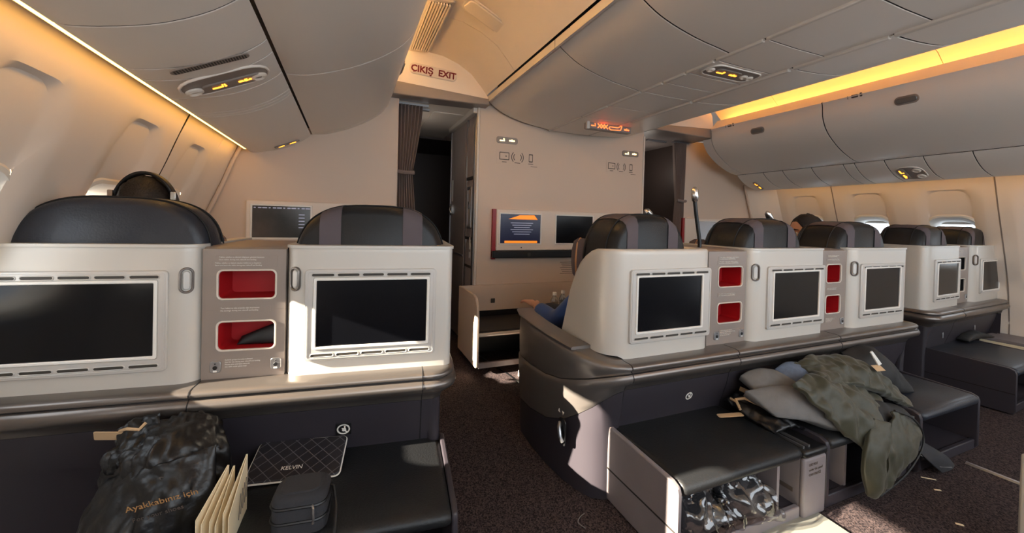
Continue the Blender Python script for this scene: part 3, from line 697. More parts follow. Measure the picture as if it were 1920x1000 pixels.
def seat(label, frame, x0, x1, big, panel, scr, latch, straps=True, wing=False, hr=None, dk=1, scr_mat=None, lamp=None, group='business seats of the front row'):
    cx = .5 * (x0 + x1)
    t = T('business_seat', label, 'seat', (cx, .35, FZ), frame, group)
    P = shell_path(x0, x1, big, wing=wing, D=.36 if wing else .42)
    I = offset_in(P, .028)
    def ztop(p):
        if not wing or p[0] > x0 + .06: return ZT
        return float(np.interp(p[1], [.02, .12, .20, .265, .31, .345, .36], [ZT, 1.095, 1.05, .965, .85, .71, .685]))
    rings = []
    for p, q in zip(P, I):
        z = ztop(p); e = .010
        f = lambda k: (p[0] + (q[0] - p[0]) * k, p[1] + (q[1] - p[1]) * k)
        zb = ZB + (.012 if wing and p[0] < x0 + .05 else 0)
        rings.append([(*p, zb), (*p, z - e - .012), (*p, z - e), (*f(.1), z - .003), (*f(.3), z), (*f(.7), z), (*f(.95), z - .004), (*q, z - e), (*q, zb)])
    sh = t.part('seat_shell', MB().loft(rings), SHELL, angle=50)
    if not wing:
        O = offset_in(P, -.004); I2 = offset_in(P, .045)
        t.part('top_trim', MB().loft([[(*o, ZT - .008), (*o, ZT + .001), (*i, ZT + .001), (*i, ZT - .008)] for o, i in zip(O, I2)]), SHELL, sh)
    # monitor plate
    (pa, pb, za, zb), (sa, sb, sc, sd_) = panel, scr
    w_, h_ = pb - pa, zb - za; px, pz = .5 * (pa + pb), .5 * (za + zb); sx, sz = .5 * (sa + sb), .5 * (sc + sd_); sw, sh_ = sb - sa, sd_ - sc
    dep = .009
    bz = t.part('monitor_bezel', MB().ringslab((px, .004, pz), XA, ZA, w_, h_, .012, sw + .018, sh_ + .018, .006, dep + .004, (sx - px, sz - pz)).ringslab((px, -dep, pz), XA, ZA, w_ - .012, h_ - .012, .009, w_ - .020, h_ - .020, .006, .0015), BEZEL)
    t.part('inner_frame', MB().ringslab((sx, .004, sz), XA, ZA, sw + .018, sh_ + .018, .006, sw, sh_, .003, dep + .007), FRAMEW, bz)
    t.part('screen', MB().slab((sx, .004, sz), XA, ZA, sw + .002, sh_ + .002, .003, .010, .0005), scr_mat or SCREEN, bz)
    for zz_ in (zb - .018, za + .018):
        p = (w_ - .03) / 5
        for i in range(5):
            x = px - (w_ - .03) / 2 + p * (i + .5)
            t.part('vent_slot', MB().slab((x, -dep, zz_), XA, ZA, p * .86, .0075, .0035, .0012, .0004, 2), SLOT, bz)
            bzr = MB().ringslab((x, -dep, zz_), XA, ZA, p * .93, .0125, .006, p * .86, .0078, .0036, .0022, n=2)
            t.part('slot_rim', bzr, BEZEL, bz)
    if latch is not None:
        lx, ly, ang = latch
        a = Vector((math.cos(ang), math.sin(ang), 0))
        lt = t.part('latch', MB().ringslab((lx, ly, .994), a, ZA, .036, .078, .018, .024, .064, .012, .008, n=8), GUN)
        t.part('latch_button', MB().slab((lx, ly, .994), a, ZA, .018, .056, .009, .006, .002, 8), BEZEL, lt)
    headrest(t, *(hr or (x0 + .02, x1 - .01)), .05 if dk == 1 else .03, straps, dk=dk)
    # back and seat cushion in front of the shell
    t.part('backrest', MB().loft([[(x0 + .05, .12 + d0, z), (x1 - .05, .12 + d0, z), (x1 - .05, .12 + d1, z), (x0 + .05, .12 + d1, z)] for z, d0, d1 in ((.55, 0, .26), (.75, 0, .24), (.95, .0, .22), (1.0, .02, .2))]), LEATH, bevel=.03, seg=3)
    t.part('seat_cushion', MB().box(x0 + .04, x1 - .04, .36, .92, .38, .50), LEATH, bevel=.035, seg=3)
    t.part('seat_pan', MB().box(x0 + .05, x1 - .05, .30, .88, FZ, .38), OTTP, bevel=.01)
    if lamp:
        path, hd = lamp
        ln = t.part('reading_lamp', MB().tube(path, .0085, 10), BLACK)
        a_, b_ = Vector(hd[0]), Vector(hd[1])
        t.part('lamp_head', MB().tube([a_, a_.lerp(b_, .12), a_.lerp(b_, .5), a_.lerp(b_, .85), b_], [.007, .013, .017, .015, .006], 12), CHROME, ln)
    return t
# left pair
aw = -.467, -.057, .731, 1.025
seat('pearl business seat at left with glare-lit screen, aisle side, strapped headrest', FL, -.528, 0, 'l', aw, (-.433, -.088, .777, .989), (-.496, .006, -.5), hr=(-.528, -.015))
seat('pearl business seat by left window with smooth dark headrest without straps', FL, -1.31, -.755, 'r', (-1.262, -.830, .731, 1.025), (-1.232, -.863, .777, .989), (-.790, .006, .5), straps=False, hr=(-1.235, -.745), dk=.6)
# centre triple
seat('pearl business seat with curved side wing, first of the centre three from left', FC, -.892, -.376, 'r', (-.806, -.396, .743, 1.024), (-.772, -.448, .787, .993), None, wing=True, hr=(-.855, -.46),
     lamp=([(-.30, .15, .95), (-.292, .15, 1.118), (-.318, .15, 1.24), (-.330, .15, 1.305)], ((-.330, .15, 1.300), (-.333, .15, 1.372))))
seat('pearl business seat in the middle of the centre three', FC, -.146, .375, 'l', (-.045, .368, .735, 1.02), (-.005, .318, .780, .990), (-.112, .007, -.55), hr=(-.145, .30),
     lamp=([(.23, .2, 1.10), (.20, .15, 1.215)], ((.203, .15, 1.215), (.158, .15, 1.275))))
seat('pearl business seat at right end of the centre three, beside right aisle', FC, .60, 1.124, 'l', (.668, 1.082, .735, 1.018), (.708, 1.032, .778, .992), (.632, .007, -.55), hr=(.56, 1.04),
     lamp=([(-.55 + .0, .3, 1.18), (-.575, .17, 1.232)], ((-.575, .17, 1.228), (-.61, .16, 1.262))) if False else None)
# right pair
seat('pearl business seat of the right pair on the aisle side', FRt, .21, .716, 'l', (.30, .706, .733, 1.012), (.345, .668, .776, .982), None, hr=(.235, .70))
seat('pearl business seat of the right pair by the window with bright reflective screen', FRt, .985, 1.492, 'l', (1.078, 1.482, .745, 1.005), (1.118, 1.448, .768, .980), (1.016, .007, -.55), hr=(1.01, 1.45))
# short lamp head peeping over the first centre headrest
one('reading_lamp', MB().tube([(-.572, 1.36, 1.20), (-.578, 1.355, 1.226), (-.592, 1.35, 1.24), (-.606, 1.35, 1.252), (-.614, 1.35, 1.258)], [.010, .014, .016, .015, .006], 12), CHROME, 'short silver reading lamp head peeping over first centre headrest', 'lamp')

# storage consoles between the seats
def console(label, frame, x0, x1, y, pockets, jacks, texts, rside=True, ztop=1.087, item=None):
    cx = .5 * (x0 + x1)
    t = T('storage_console', label, 'console', (cx, y, ZB), frame, 'storage consoles between the seats')
    px0, px1, rows = pockets; pw, pc = px1 - px0, .5 * (px0 + px1)
    # front plate made of rounded ring pieces around the two openings
    zmid = .5 * (rows[0][0] + rows[1][1])
    for (za, zb), (ra, rb) in ((rows[0], (zmid, ztop)), (rows[1], (ZB, zmid))):
        t.part('front_plate', MB().ringslab((cx, y + .012, .5 * (ra + rb)), XA, ZA, x1 - x0, rb - ra, .0015, pw + .008, zb - za + .008, .016, .012, (pc - cx, .5 * (za + zb) - .5 * (ra + rb)), n=6, e=.0003), CONS)
        rim = t.part('pocket_rim', MB().ringslab((pc, y + .004, .5 * (za + zb)), XA, ZA, pw + .010, zb - za + .010, .017, pw, zb - za, .014, .008, n=6), RAIL)
        wl = []
        for d, s in ((.004, 0), (.10, .004)):
            wl.append([(pc + p, y + d, .5 * (za + zb) + q) for p, q in rr(pw - s, zb - za - s, .014, 6)])
        mb = MB().loft(wl, caps=False); mb.f.append(tuple(len(mb.v) - 28 + k for k in range(28)))
        t.part('pocket_lining', mb, RED, rim)
    rc = .03
    body = [(x0, y + .012), (x0, y + .3), (x1, y + .3), (x1, y + .012)]
    t.part('side_cheek', MB().box(x0, x0 + .006, y + .012, y + .34, ZB, ztop), CONS)
    t.part('side_cheek', MB().box(x1 - .006, x1, y + .012, y + .34, ZB, ztop), CONS)
    t.part('top_cover', MB().prism([(y, ztop - .012), (y + .005, ztop - .003), (y + .02, ztop + .004), (y + .06, ztop + .008), (y + .34, ztop + .008), (y + .34, ztop - .01), (y + .012, ztop - .014)], 'x', x0, x1), CONS, angle=60)
    t.part('back_board', MB().box(x0 + .006, x1 - .006, y + .13, y + .14, ZB, ztop), BLACK)
    for jx in jacks:
        j = t.part('jack_plate', MB().slab((jx, y, .724), XA, ZA, .030, .036, .008, .004, .0015), ALU)
        t.part('jack_socket', MB().slab((jx, y - .004, .722), XA, ZA, .012, .012, .0058, .002, .0005, 5), BLACK, j)
        t.part('jack_lamp', MB().slab((jx, y - .004, .734), XA, ZA, .004, .004, .0019, .001, .0003), BLACK, j)
        t.part('jack_tag', MB().slab((jx, y - .004, .711), XA, ZA, .010, .005, .001, .001, .0003), WHITEP, j)
    for tx, tz, lines, s in texts:
        w_ = s * max(len(l) for l in lines) * .50
        pl_ = t.part('notice_strip', MB().slab((tx + w_ / 2 - .003, y, tz - s * (len(lines) * 1.35 - 1.6) / 2), XA, ZA, w_ + .012, s * (len(lines) * 1.3 + .6), .002, .0008, .0003), CONS)
        for i, l in enumerate(lines):
            t.text(l, (tx, y - .0011, tz - i * s * 1.3), XA, ZA, s, TXT, name='notice_lettering')
    return t
T1 = ['Tablet, telefon ve dizüstü bilgisayar gözünü kapatınız', 'Stow tablet during taxi, takeoff and landing']
T2 = ['Tablet, telefon ve kişisel eşyaları kaldırınız ve kapatınız', 'Stow and latch the table during taxi, takeoff and landing']
T3 = ['Taxi, kalkış ve iniş sırasında eşya koymayınız', 'No stowage during taxi, takeoff and landing']
T4 = ['Kulaklık girişini buradan kullanınız', 'Not for use during taxi, takeoff and landing', 'Please stow and latch securely', 'this table under given load']
con = console('left taupe storage console with red pockets, lower one holding a dark item', FL, -.755, -.528, .02, (-.713, -.558, ((.858, .936), (1.0 - .065 + .0, 1.018))) if False else (-.713, -.558, ((.934, 1.019), (.775, .860))), (-.717, -.552),
        [(-.712, 1.060, T1, .0058), (-.722, 1.042, T2, .0056), (-.706, .902, T3, .0058), (-.692, .742, T4, .0055)])
console('taupe storage console with red pockets between first and middle centre seats', FC, -.376, -.146, .025, (-.315, -.172, ((.935, 1.018), (.778, .861))), (-.318, -.166),
        [(-.312, 1.060, T1, .0054), (-.316, 1.042, T2, .0052), (-.31, .902, T3, .0054), (-.296, .742, T4, .0052)])
console('taupe storage console with red pockets between middle and right centre seats', FC, .375, .600, .025, (.435, .552, ((.926, 1.014), (.770, .857))), (.575,),
        [(.44, 1.060, T1, .0044), (.438, 1.042, T2, .0044), (.44, .895, T3, .0044), (.44, .742, T4, .0042)])
con4 = console('narrow taupe storage console half hidden between the two right seats', FRt, .716, .985, .03, (.78, .92, ((.926, 1.014), (.770, .857))), (.95,),
        [(.78, 1.060, T1, .0044)])
for o_ in con4.ob.children_recursive:
    if o_.name.startswith('pocket_lining'): o_.data.materials[0] = BLACK
one('folded_pouch', puffy(MB(), [[(-2.110, 1.50, .777), (-2.04, 1.49, .777), (-1.985, 1.48, .777)], [(-2.10, 1.512, .80), (-2.05, 1.502, .822), (-1.985, 1.492, .848)]], .02, amp=.003, seed=3), BLACK, 'dark soft item inside lower red pocket of left console', 'pouch')
one('folded_leaflet', MB().add([(.455, 1.24, .775), (.50, 1.26, .815), (.455, 1.25, .855), (.47, 1.30, .815), (.457, 1.242, .775), (.502, 1.262, .815), (.457, 1.252, .855), (.472, 1.302, .815)], [(0, 1, 3), (1, 2, 3), (4, 7, 5), (5, 7, 6), (0, 4, 5, 1), (1, 5, 6, 2), (2, 6, 7, 3), (3, 7, 4, 0)]), WHITEP, 'pale folded leaflet inside lower red pocket, right centre console', 'leaflet', smooth=False)

# ------------------------------------------------------------------ seat bases: ledge mouldings, lower panels
SECT = [(-.075, .686), (-.02, .685), (-.006, .681), (0, .674), (-.001, .666), (-.010, .661), (-.001, .655), (.007, .645), (.008, .634), (.002, .622), (-.016, .610), (-.036, .597), (-.046, .578), (-.06, .575)]
SIDE = [(-.075, .712), (-.02, .715), (-.004, .710), (.002, .695), (.004, .62), (.002, .535), (-.003, .527), (.004, .520), (.006, .510), (.004, .46), (.002, .40), (0, .345), (-.004, .318), (-.02, .312)]
def path_normals(P):
    P = np.array(P); tn = np.gradient(P, axis=0); n = np.stack([tn[:, 1], -tn[:, 0]], 1); n /= np.linalg.norm(n, axis=1, keepdims=True); return n
def base(label, frame, P, blend, joints, name='under_seat_housing', cut=0.0):
    """P: outline seen from above, running left -> right with the outside on its right-hand (aft) side; blend(i) 0 aft profile .. 1 side profile"""
    P = [tuple(p) for p in P]; n = path_normals(P)
    c = np.mean(P, axis=0); t = T(name, label, 'seat housing', (c[0], c[1], FZ), frame)
    def sec(i):
        b = blend[i]; return [(P[i][0] + n[i][0] * (s[0] * (1 - b) + q[0] * b), P[i][1] + n[i][1] * (s[0] * (1 - b) + q[0] * b), s[1] * (1 - b) + q[1] * b) for s, q in zip(SECT, SIDE)]
    idx = [0] + joints + [len(P) - 1]
    for a, b in zip(idx[:-1], idx[1:]):
        R = [sec(i) for i in range(a, b + 1)]
        back = [[(p[0] - n[i][0] * .10, p[1] - n[i][1] * .10, r[k][2]) for k in (-1, 0)] for i, p, r in zip(range(a, b + 1), P[a:b + 1], R)]
        t.part('ledge_moulding', MB().loft([r + bk for r, bk in zip(R, back)]), GUN if blend[a] < .5 and blend[b] < .5 else GUN2, angle=50)
    def low(i):
        b = blend[i]; z1 = SECT[-1][1] * (1 - b) + SIDE[-1][1] * b; L = []
        for f, o_ in ((0, -.046), (.12, -.056), (.30, -.080), (.42, -.094), (.7, -.096), (1, -.092)):
            fy = max(0, -n[i][1]) ** 2
            o2 = (-.046 + (o_ + .046) * fy) * (1 - b) + (-.006 - .004 * f) * b
            L.append((P[i][0] + n[i][0] * o2, P[i][1] + n[i][1] * o2, z1 + .002 + (FZ - z1) * f))
        L += [(L[-1][0] - n[i][0] * .03, L[-1][1] - n[i][1] * .03, FZ), (L[0][0] - n[i][0] * .03, L[0][1] - n[i][1] * .03, z1)]
        return L
    for a, b in zip(idx[:-1], idx[1:]):
        R = [low(i) for i in range(a, b + 1)]
        t.part('lower_panel', MB().loft(R), PANEL, angle=50)
    for k_ in ((5, 13) if blend[0] < .5 else (6, 13)):
        t.part('bead_line', MB().tube([(q[k_][0] , q[k_][1], q[k_][2]) for q in (sec(i) for i in range(len(P)))], .0028, 6), BLACK)
    for i in joints:
        tv = Vector((P[i + 1][0] - P[i - 1][0], P[i + 1][1] - P[i - 1][1], 0)).normalized()
        for fn, m_ in ((sec, 14), (low, 6)):
            L = [Vector(p) for p in fn(i)[:m_]]; nv = Vector((n[i][0], n[i][1], 0)); D_ = nv * .0012 + Vector((0, 0, .0008))
            t.part('joint_line', MB().loft([[q - tv * .0014 + D_, q + tv * .0014 + D_, q + tv * .0014 - D_, q - tv * .0014 - D_] for q in L]), BLACK)
    return t, P, n
def pictogram(t, x, y, z, s=.018, dark=True):
    ZA = Vector((0, -.31, 1)).normalized()
    if dark: t.part('symbol_plate', MB().slab((x, y, z), XA, ZA, s * 2.6, s * 2.6, .003, .0012, .0004), BLACK)
    m_ = MB(); o = (x, y - .0014, z)
    arc(m_, o, XA, ZA, s, 0, 2 * PI, .0042, n=25)
    m_.slab(o, (1, 0, -1), (1, 0, 1), s * 1.9, .0036, .001, .0012, .0003, 1)
    m_.slab((x + .002, y - .0014, z - .002), XA, ZA, s * .7, s * .7, .004, .0011, .0003, 2)
    m_.slab((x + .004, y - .0014 - .0025, z + .008), XA, ZA, s * .28, s * .5, .002, .0011, .0003, 2)
    t.part('no_standing_symbol', m_, TXT)
# left pair base (outside aft; runs to the right then turns forward)
YL = -.062
PL = [(x, YL) for x in (-1.31, -1.2, -1.05, -.9, -.752, -.748, -.6, -.45, -.3, -.2, -.098, -.094, -.07)]
for q in np.linspace(.15, PI / 2, 8): PL.append((-.07 + .085 * math.sin(q), YL + .085 - .085 * math.cos(q)))
for y in (.10, .2, .35, .5, .62): PL.append((.017, y))
bl = [0] * len(PL)
tL, _, _ = base('gunmetal ledge and dark panels beneath the left pair of seats', FL, PL, bl, [4, 10])
pictogram(tL, -.345, -.001, .499)
# centre triple base: left side wing, rounded corner, long aft run, right end
PC = [(-.955, .66), (-.985, .58), (-.995, .45), (-.995, .30), (-.988, .18), (-.975, .10), (-.955, .035), (-.925, -.01), (-.89, -.042), (-.85, -.060), (-.832, -.062)]
bc = [1, 1, .96, .86, .68, .48, .30, .16, .06, .01, 0]
for x in (-.6, -.44, -.285, -.1, .1, .25, .408, .6, .8, 1.0, 1.10): PC.append((x, -.062)); bc.append(0)
for q in np.linspace(.2, PI / 2, 6): PC.append((1.10 + .06 * math.sin(q), -.002 - .06 * math.cos(q))); bc.append(0)
for y in (.1, .3, .6): PC.append((1.16, y)); bc.append(0)
tC, PCp, PCn = base('gunmetal armrest side, ledge and dark panels beneath the centre three seats', FC, PC, bc, [10, 13, 17])
for x in (-.49, .18): pictogram(tC, x, .002, .500, .0155, False)
# armrest cap of the first centre seat
capp = [(-.945, .70), (-.975, .60), (-.985, .45), (-.985, .30), (-.978, .20), (-.965, .12)]
t_cap = MB()
rg = []
for (x, y), z in zip(capp, (.735, .735, .728, .722, .718, .712)):
    rg.append([(x - .014, y, z - .012), (x - .016, y, z - .004), (x - .008, y, z), (x + .075, y, z), (x + .08, y, z - .008), (x + .078, y, z - .016)])
tC.part('armrest_cap', t_cap.loft(rg), GUN2, angle=50)
lv = tC.part('lever_recess', MB().slab((-.996, .14, .375), (0, -1, 0), ZA, .05, .10, .012, .004), BLACK)
tC.part('release_lever', MB().tube([(-1.0, .155, .405), (-1.012, .14, .395), (-1.014, .128, .365), (-1.006, .122, .345)], .008, 8), ALU, lv)
tC.text('▲', (-1.002, .17, .445), (0, -1, 0), ZA, .018, TXT, lv); tC.text('▼', (-1.002, .14, .445), (0, -1, 0), ZA, .018, TXT, lv)
# right pair base: forward side on its left, then along the aft face
PR = [(.185, y) for y in (.62, .4, .25, .12)]
for q in np.linspace(0, PI / 2, 8): PR.append((.265 - .08 * math.cos(q), .02 - .08 * math.sin(q)))
for x in (.4, .6, .845, 1.1, 1.3, 1.45): PR.append((x, -.062))
PR += [(1.475, -.045), (1.485, .05)]
tR, _, _ = base('gunmetal ledge and dark panels beneath the right pair of seats', FRt, PR, [0] * len(PR), [13])
for x in (.47, 1.02): tR.part('coat_hook', MB().slab((x, .0, .50), XA, ZA, .012, .04, .005, .006, .002), ALU)

# ------------------------------------------------------------------ ottomans
def ottoman(label, frame, x0, x1, y0, y1, zc, left=True, right=True, mat_p=OTTP, post=None, cmat=LEATH, z0=FZ + .005):
    cx = .5 * (x0 + x1)
    t = T('ottoman', label, 'ottoman', (cx, .5 * (y0 + y1), FZ), frame, 'leather topped ottomans behind the seats')
    n = 10
    # cushion with rolled aft edge, slightly crowned
    R = []
    th = .042
    for x, k in ((x0 + .016, .0), (x0 + .020, .7), (x0 + .030, 1), (cx, 1.12), (x1 - .030, 1), (x1 - .014, .7), (x1 - .01, 0)):
        e = .012 * (1 - k) if k < 1 else 0
        q = [(x, y1, zc - th + e), (x, y1, zc - e), (x, y1 - .1, zc - e + .003 * k), (x, y0 + .10, zc - e + .002 * k)]
        for a in np.linspace(0, PI * .95, 8): q.append((x, y0 + .03 - (.034 - e) * math.sin(a), zc - th / 2 - .006 + (th / 2 + .004 - e) * math.cos(a)))
        q.append((x, y0 + .08, zc - th + e))
        R.append(q)
    c = t.part('cushion', MB().loft(R), cmat, angle=60)
    t.part('cushion_board', MB().box(x0 + .012, x1 - .005, y0 + .035, y1, zc - th - .014, zc - th), mat_p)
    if left:
        s = t.part('side_panel', MB().prism([(y0, z0 + .02), (y0 + .012, z0), (y1, z0), (y1, zc + .01), (y0 + .03, zc - .002), (y0 + .006, zc - .012), (y0, zc - .03)], 'x', x0 - .008, x0 + .010), mat_p, bevel=.004)
        t.part('panel_groove', MB().box(x0 - .0095, x0 - .007, y0 + .004, y1, zc - .15, zc - .145), SEAM, s)
    if right:
        t.part('side_panel', MB().prism([(y0, z0 + .02), (y0 + .012, z0), (y1, z0), (y1, zc + .01), (y0 + .03, zc - .002), (y0 + .006, zc - .012), (y0, zc - .03)], 'x', x1 - .010, x1 + .006), mat_p, bevel=.004)
    t.part('plinth_rail', MB().box(x0 + .008, x1, y0 + .01, y0 + .03, z0, z0 + .045), mat_p, bevel=.004)
    t.part('shelf', MB().box(x0 + .008, x1, y0 + .03, y1, z0 + .03, z0 + .04), PANEL)
    return t
# first centre ottoman with side compartment and post
o1 = ottoman('grey ottoman with bags on its shelf, behind first centre seat', FC, -.858, -.275, -.318, .03, .42, right=False)
o1.part('divider', MB().box(-.385, -.372, -.295, 0, FZ + .04, .37), OTTP)
o1.part('inner_wall', MB().box(-.272, -.266, -.30, 0, FZ + .04, .37), OTTP)
o1.part('card_strip', MB().box(-.2745, -.272, -.28, -.2, .235, .25), TXTD)
pst = o1.part('post', MB().prism([(-.272, FZ + .005), (-.145, FZ + .005), (-.145, .372), (-.272, .372)], 'y', -.318, -.298), OTTP, bevel=.008)
o1.part('post_cap', MB().box(-.272, -.14, -.32, -.02, .372, .40), BLACK, bevel=.01)
for i, l in enumerate(('LIFE VEST', 'under this panel', 'CAN YELEĞİ')): o1.text(l, (-.25, -.3195, .345 - i * .018), XA, ZA, .012, TXTD, pst)
for x in (-.255, -.225): o1.part('slide_rail', MB().box(x, x + .008, -.30, -.04, .400, .408), ALU)
o2 = ottoman('dark ottoman hidden under the olive jacket, behind middle centre seat', FC, -.135, .44, -.318, .03, .42, mat_p=PANEL)
o2.part('divider', MB().box(.01, .022, -.295, 0, FZ + .04, .37), OTTP)
o3 = ottoman('empty dark leather ottoman behind right end centre seat', FC, .50, 1.03, -.325, .03, .42, mat_p=PANEL, cmat=LEATH2)
o3.part('slide_rail', MB().box(.455, .475, -.31, -.02, .385, .40), ALU)
o4 = ottoman('blue-black leather ottoman behind right aisle seat with bag beneath', FRt, .30, .93, -.36, .03, .42, mat_p=PANEL, cmat=LEATH2)
o5 = ottoman('black leather ottoman at lower left holding quilted pouch and zip case', FL, -.60, -.02, -.345, .03, .42, mat_p=PANEL)

# ------------------------------------------------------------------ front partition furniture
def monitor_bar(label, x0, x1, y, z0, z1, screens, red=True):
    t = T('monitor_panel', label, 'monitor panel', (.5 * (x0 + x1), y, z0), group=None)
    t.part('panel', MB().box(x0, x1, y, y + .05, z0, z1), PANW, bevel=.008)
    if red: t.part('red_end', MB().box(x0 - .03, x0 - .002, y + .006, y + .05, z0 - .07, z1), REDPAINT)
    for sx0, sx1, sz0, sz1, m in screens:
        w_, h_, cx, cz = sx1 - sx0, sz1 - sz0, .5 * (sx0 + sx1), .5 * (sz0 + sz1)
        f = t.part('screen_frame', MB().ringslab((cx, y, cz), XA, ZA, w_ + .022, h_ + .022, .004, w_, h_, .002, .006), FRAMEW)
        t.part('screen', MB().slab((cx, y, cz), XA, ZA, w_, h_, .002, .003, .0004), m, f)
        t.part('sensor_dot', MB().slab((cx + .01, y, sz0 - .035), XA, ZA, .010, .010, .0048, .0012, .0004), BLACK)
    return t
yb = 2.945
m1 = monitor_bar('monitor panel on the left partition with dim map screen', -2.385, -1.478, yb, 1.0, 1.283, [(-2.348, -2.020, 1.045, 1.248, SCRGREY)], red=False)
for i, x in enumerate(np.linspace(-2.335, -2.035, 12)): m1.part('status_icon', MB().slab((x, yb - .0032, 1.236), XA, ZA, .012 + .008 * (i % 3), .007, .002, .0006, .0002, 1), SCRTXT)
for i in range(5): m1.part('menu_line', MB().slab((-2.07, yb - .0032, 1.195 - i * .021), XA, ZA, .035, .006, .001, .0006, .0002, 1), SCRTXT)
m2 = monitor_bar('long monitor panel on the centre partition, left screen showing orange notice', -.70, .74, yb, .952, 1.283, [(-.668, -.313, 1.010, 1.245, NAVY), (-.162, .198, 1.012, 1.245, SCREEN)])
m2.part('orange_banner', MB().add([(-.60, yb - .0034, 1.205), (-.34, yb - .0034, 1.205), (-.37, yb - .0034, 1.240), (-.50, yb - .0034, 1.238), (-.60, yb - .0038, 1.205), (-.34, yb - .0038, 1.205), (-.37, yb - .0038, 1.240), (-.50, yb - .0038, 1.238)], [(0, 1, 2, 3), (7, 6, 5, 4)]), ORANGE, smooth=False)
m2.part('orange_footer', MB().slab((-.485, yb - .0031, 1.022), XA, ZA, .29, .018, .001, .0006, .0002, 1), ORANGE)
for i in range(6): m2.part('notice_line', MB().slab((-.48, yb - .0031, 1.175 - i * .018), XA, ZA, .20 - .03 * (i % 3), .005, .001, .0006, .0002, 1), SCRTXT)
m2.part('shelf_lip', MB().box(-.73, .74, yb - .02, yb + .05, .893, .950), BLACK, bevel=.006)
m2.part('shelf_latch', MB().slab((-.42, yb - .02, .918), XA, ZA, .03, .03, .006, .004), SLOT)
m3 = monitor_bar('monitor panel on the right partition beside the right aisle opening', 1.492, 2.45, 3.15, .95, 1.268, [(1.66, 1.93, 1.0, 1.235, ALU)])
# pictogram boards and lit signs on the centre partition
def icons(label, x, z, s=1.0):
    t = T('pictogram_board', label, 'sign', (x, 2.98, z))
    t.part('board', MB().slab((x, 2.98, z - .005), XA, ZA, .36 * s, .115 * s, .004, .001, .0003), BULK)
    y = 2.9788
    t.part('screen_symbol', MB().ringslab((x - .115 * s, y, z), XA, ZA, .085 * s, .062 * s, .004, .073 * s, .050 * s, .003, .0012).slab((x - .115 * s, y, z - .048 * s), XA, ZA, .04 * s, .005, .001, .001, .0003).slab((x - .10 * s, y, z), XA, ZA, .012, .008, .001, .001, .0003), TXTD)
    m_ = MB()
    for r in (.034, .052):
        for t0 in (-.8, PI - .8): arc(m_, (x, y, z - .002), XA, ZA, r * s, t0, t0 + 1.6, .006 * s)
    m_.slab((x, y, z - .048 * s), XA, ZA, .05 * s, .005, .001, .001, .0003)
    t.part('wireless_symbol', m_, TXTD)
    t.part('phone_symbol', MB().ringslab((x + .12 * s, y, z), XA, ZA, .036 * s, .068 * s, .005, .027 * s, .05 * s, .002, .0012).slab((x + .12 * s, y, z - .048 * s), XA, ZA, .045 * s, .005, .001, .001, .0003).slab((x + .15 * s, y, z - .068 * s), XA, ZA, .06 * s, .003, .001, .001, .0003), TXTD)
    return t
icons('left board of screen, wireless and phone symbols on centre partition', -.52, 1.712)
icons('right board of screen, wireless and phone symbols on centre partition', .515, 1.712, .92)
for x, lab in ((-.615, 'left'), (.615, 'right')):
    t = T('warning_light', 'small lit no-smoking and seat-belt plate, %s side of centre partition' % lab, 'sign', (x, 2.98, 1.84))
    lamp_sign(t, (x, 2.98, 1.838), XA, ZA, .185, .052, .030, WHITEICON)
t = T('placard', 'small printed placard low on the centre partition', 'placard', (.02, 2.98, .8))
t.part('card', MB().slab((.0, 2.98, .795), XA, ZA, .20, .125, .003, .001, .0003), BULK)
for i in range(7): t.part('print_line', MB().slab((-.01, 2.9788, .845 - i * .016), XA, ZA, .17 - .02 * (i % 3), .004, .001, .0006, .0002, 1), TXTD)
# foot boxes under the monitors
def footbox(label, x0, x1, y0, y1, zt, cat='footwell'):
    t = T('footwell', label, cat, (.5 * (x0 + x1), y1, FZ))
    side = [(y1, FZ + .05), (y1, zt), (y0 + .10, zt), (y0 + .05, zt - .015), (y0 + .015, zt - .06), (y0, zt - .13), (y0, FZ + .06), (y0 + .02, FZ + .05)]
    sp = t.part('side_panel', MB().prism(side, 'x', x0, x0 + .018), BULK, bevel=.004)
    t.part('side_panel', MB().prism(side, 'x', x1 - .018, x1), BULK, bevel=.004)
    t.part('end_cover', MB().box(x0 - .004, x0 - .0002, y0 + .02, y0 + .10, .24, .50), BULK, sp, bevel=.003)
    t.part('back_panel', MB().box(x0 + .018, x1 - .018, y1 - .03, y1 - .01, .48, zt), BULK)
    t.part('inner_back', MB().box(x0 + .018, x1 - .018, y1 - .02, y1 - .005, FZ, .48), BLACK)
    t.part('foot_cushion', MB().box(x0 + .02, x1 - .02, y0 + .02, y1 - .03, .395, .44), LEATH, bevel=.02, seg=3)
    t.part('cushion_edge', MB().box(x0 + .02, x1 - .02, y0 + .01, y0 + .03, .405, .432), RAIL, bevel=.01)
    t.part('bottom_rail', MB().box(x0 + .018, x1 - .018, y0, y0 + .02, FZ + .05, FZ + .085), OTTP)
    t.part('symbol', MB().slab((x0 + .27, y1 - .031, .555), XA, ZA, .035, .035, .004, .001, .0003), SLOT)
    return t
footbox('beige footwell under the centre monitor panel, sunlit on its end', -.985, .74, 2.50, 2.975, .68)
footbox('beige footwell under the left monitor panel', -2.35, -1.49, 2.70, 2.975, .66)
footbox('beige footwell under the right monitor panel', 1.56, 2.42, 2.88, 3.19, .66)
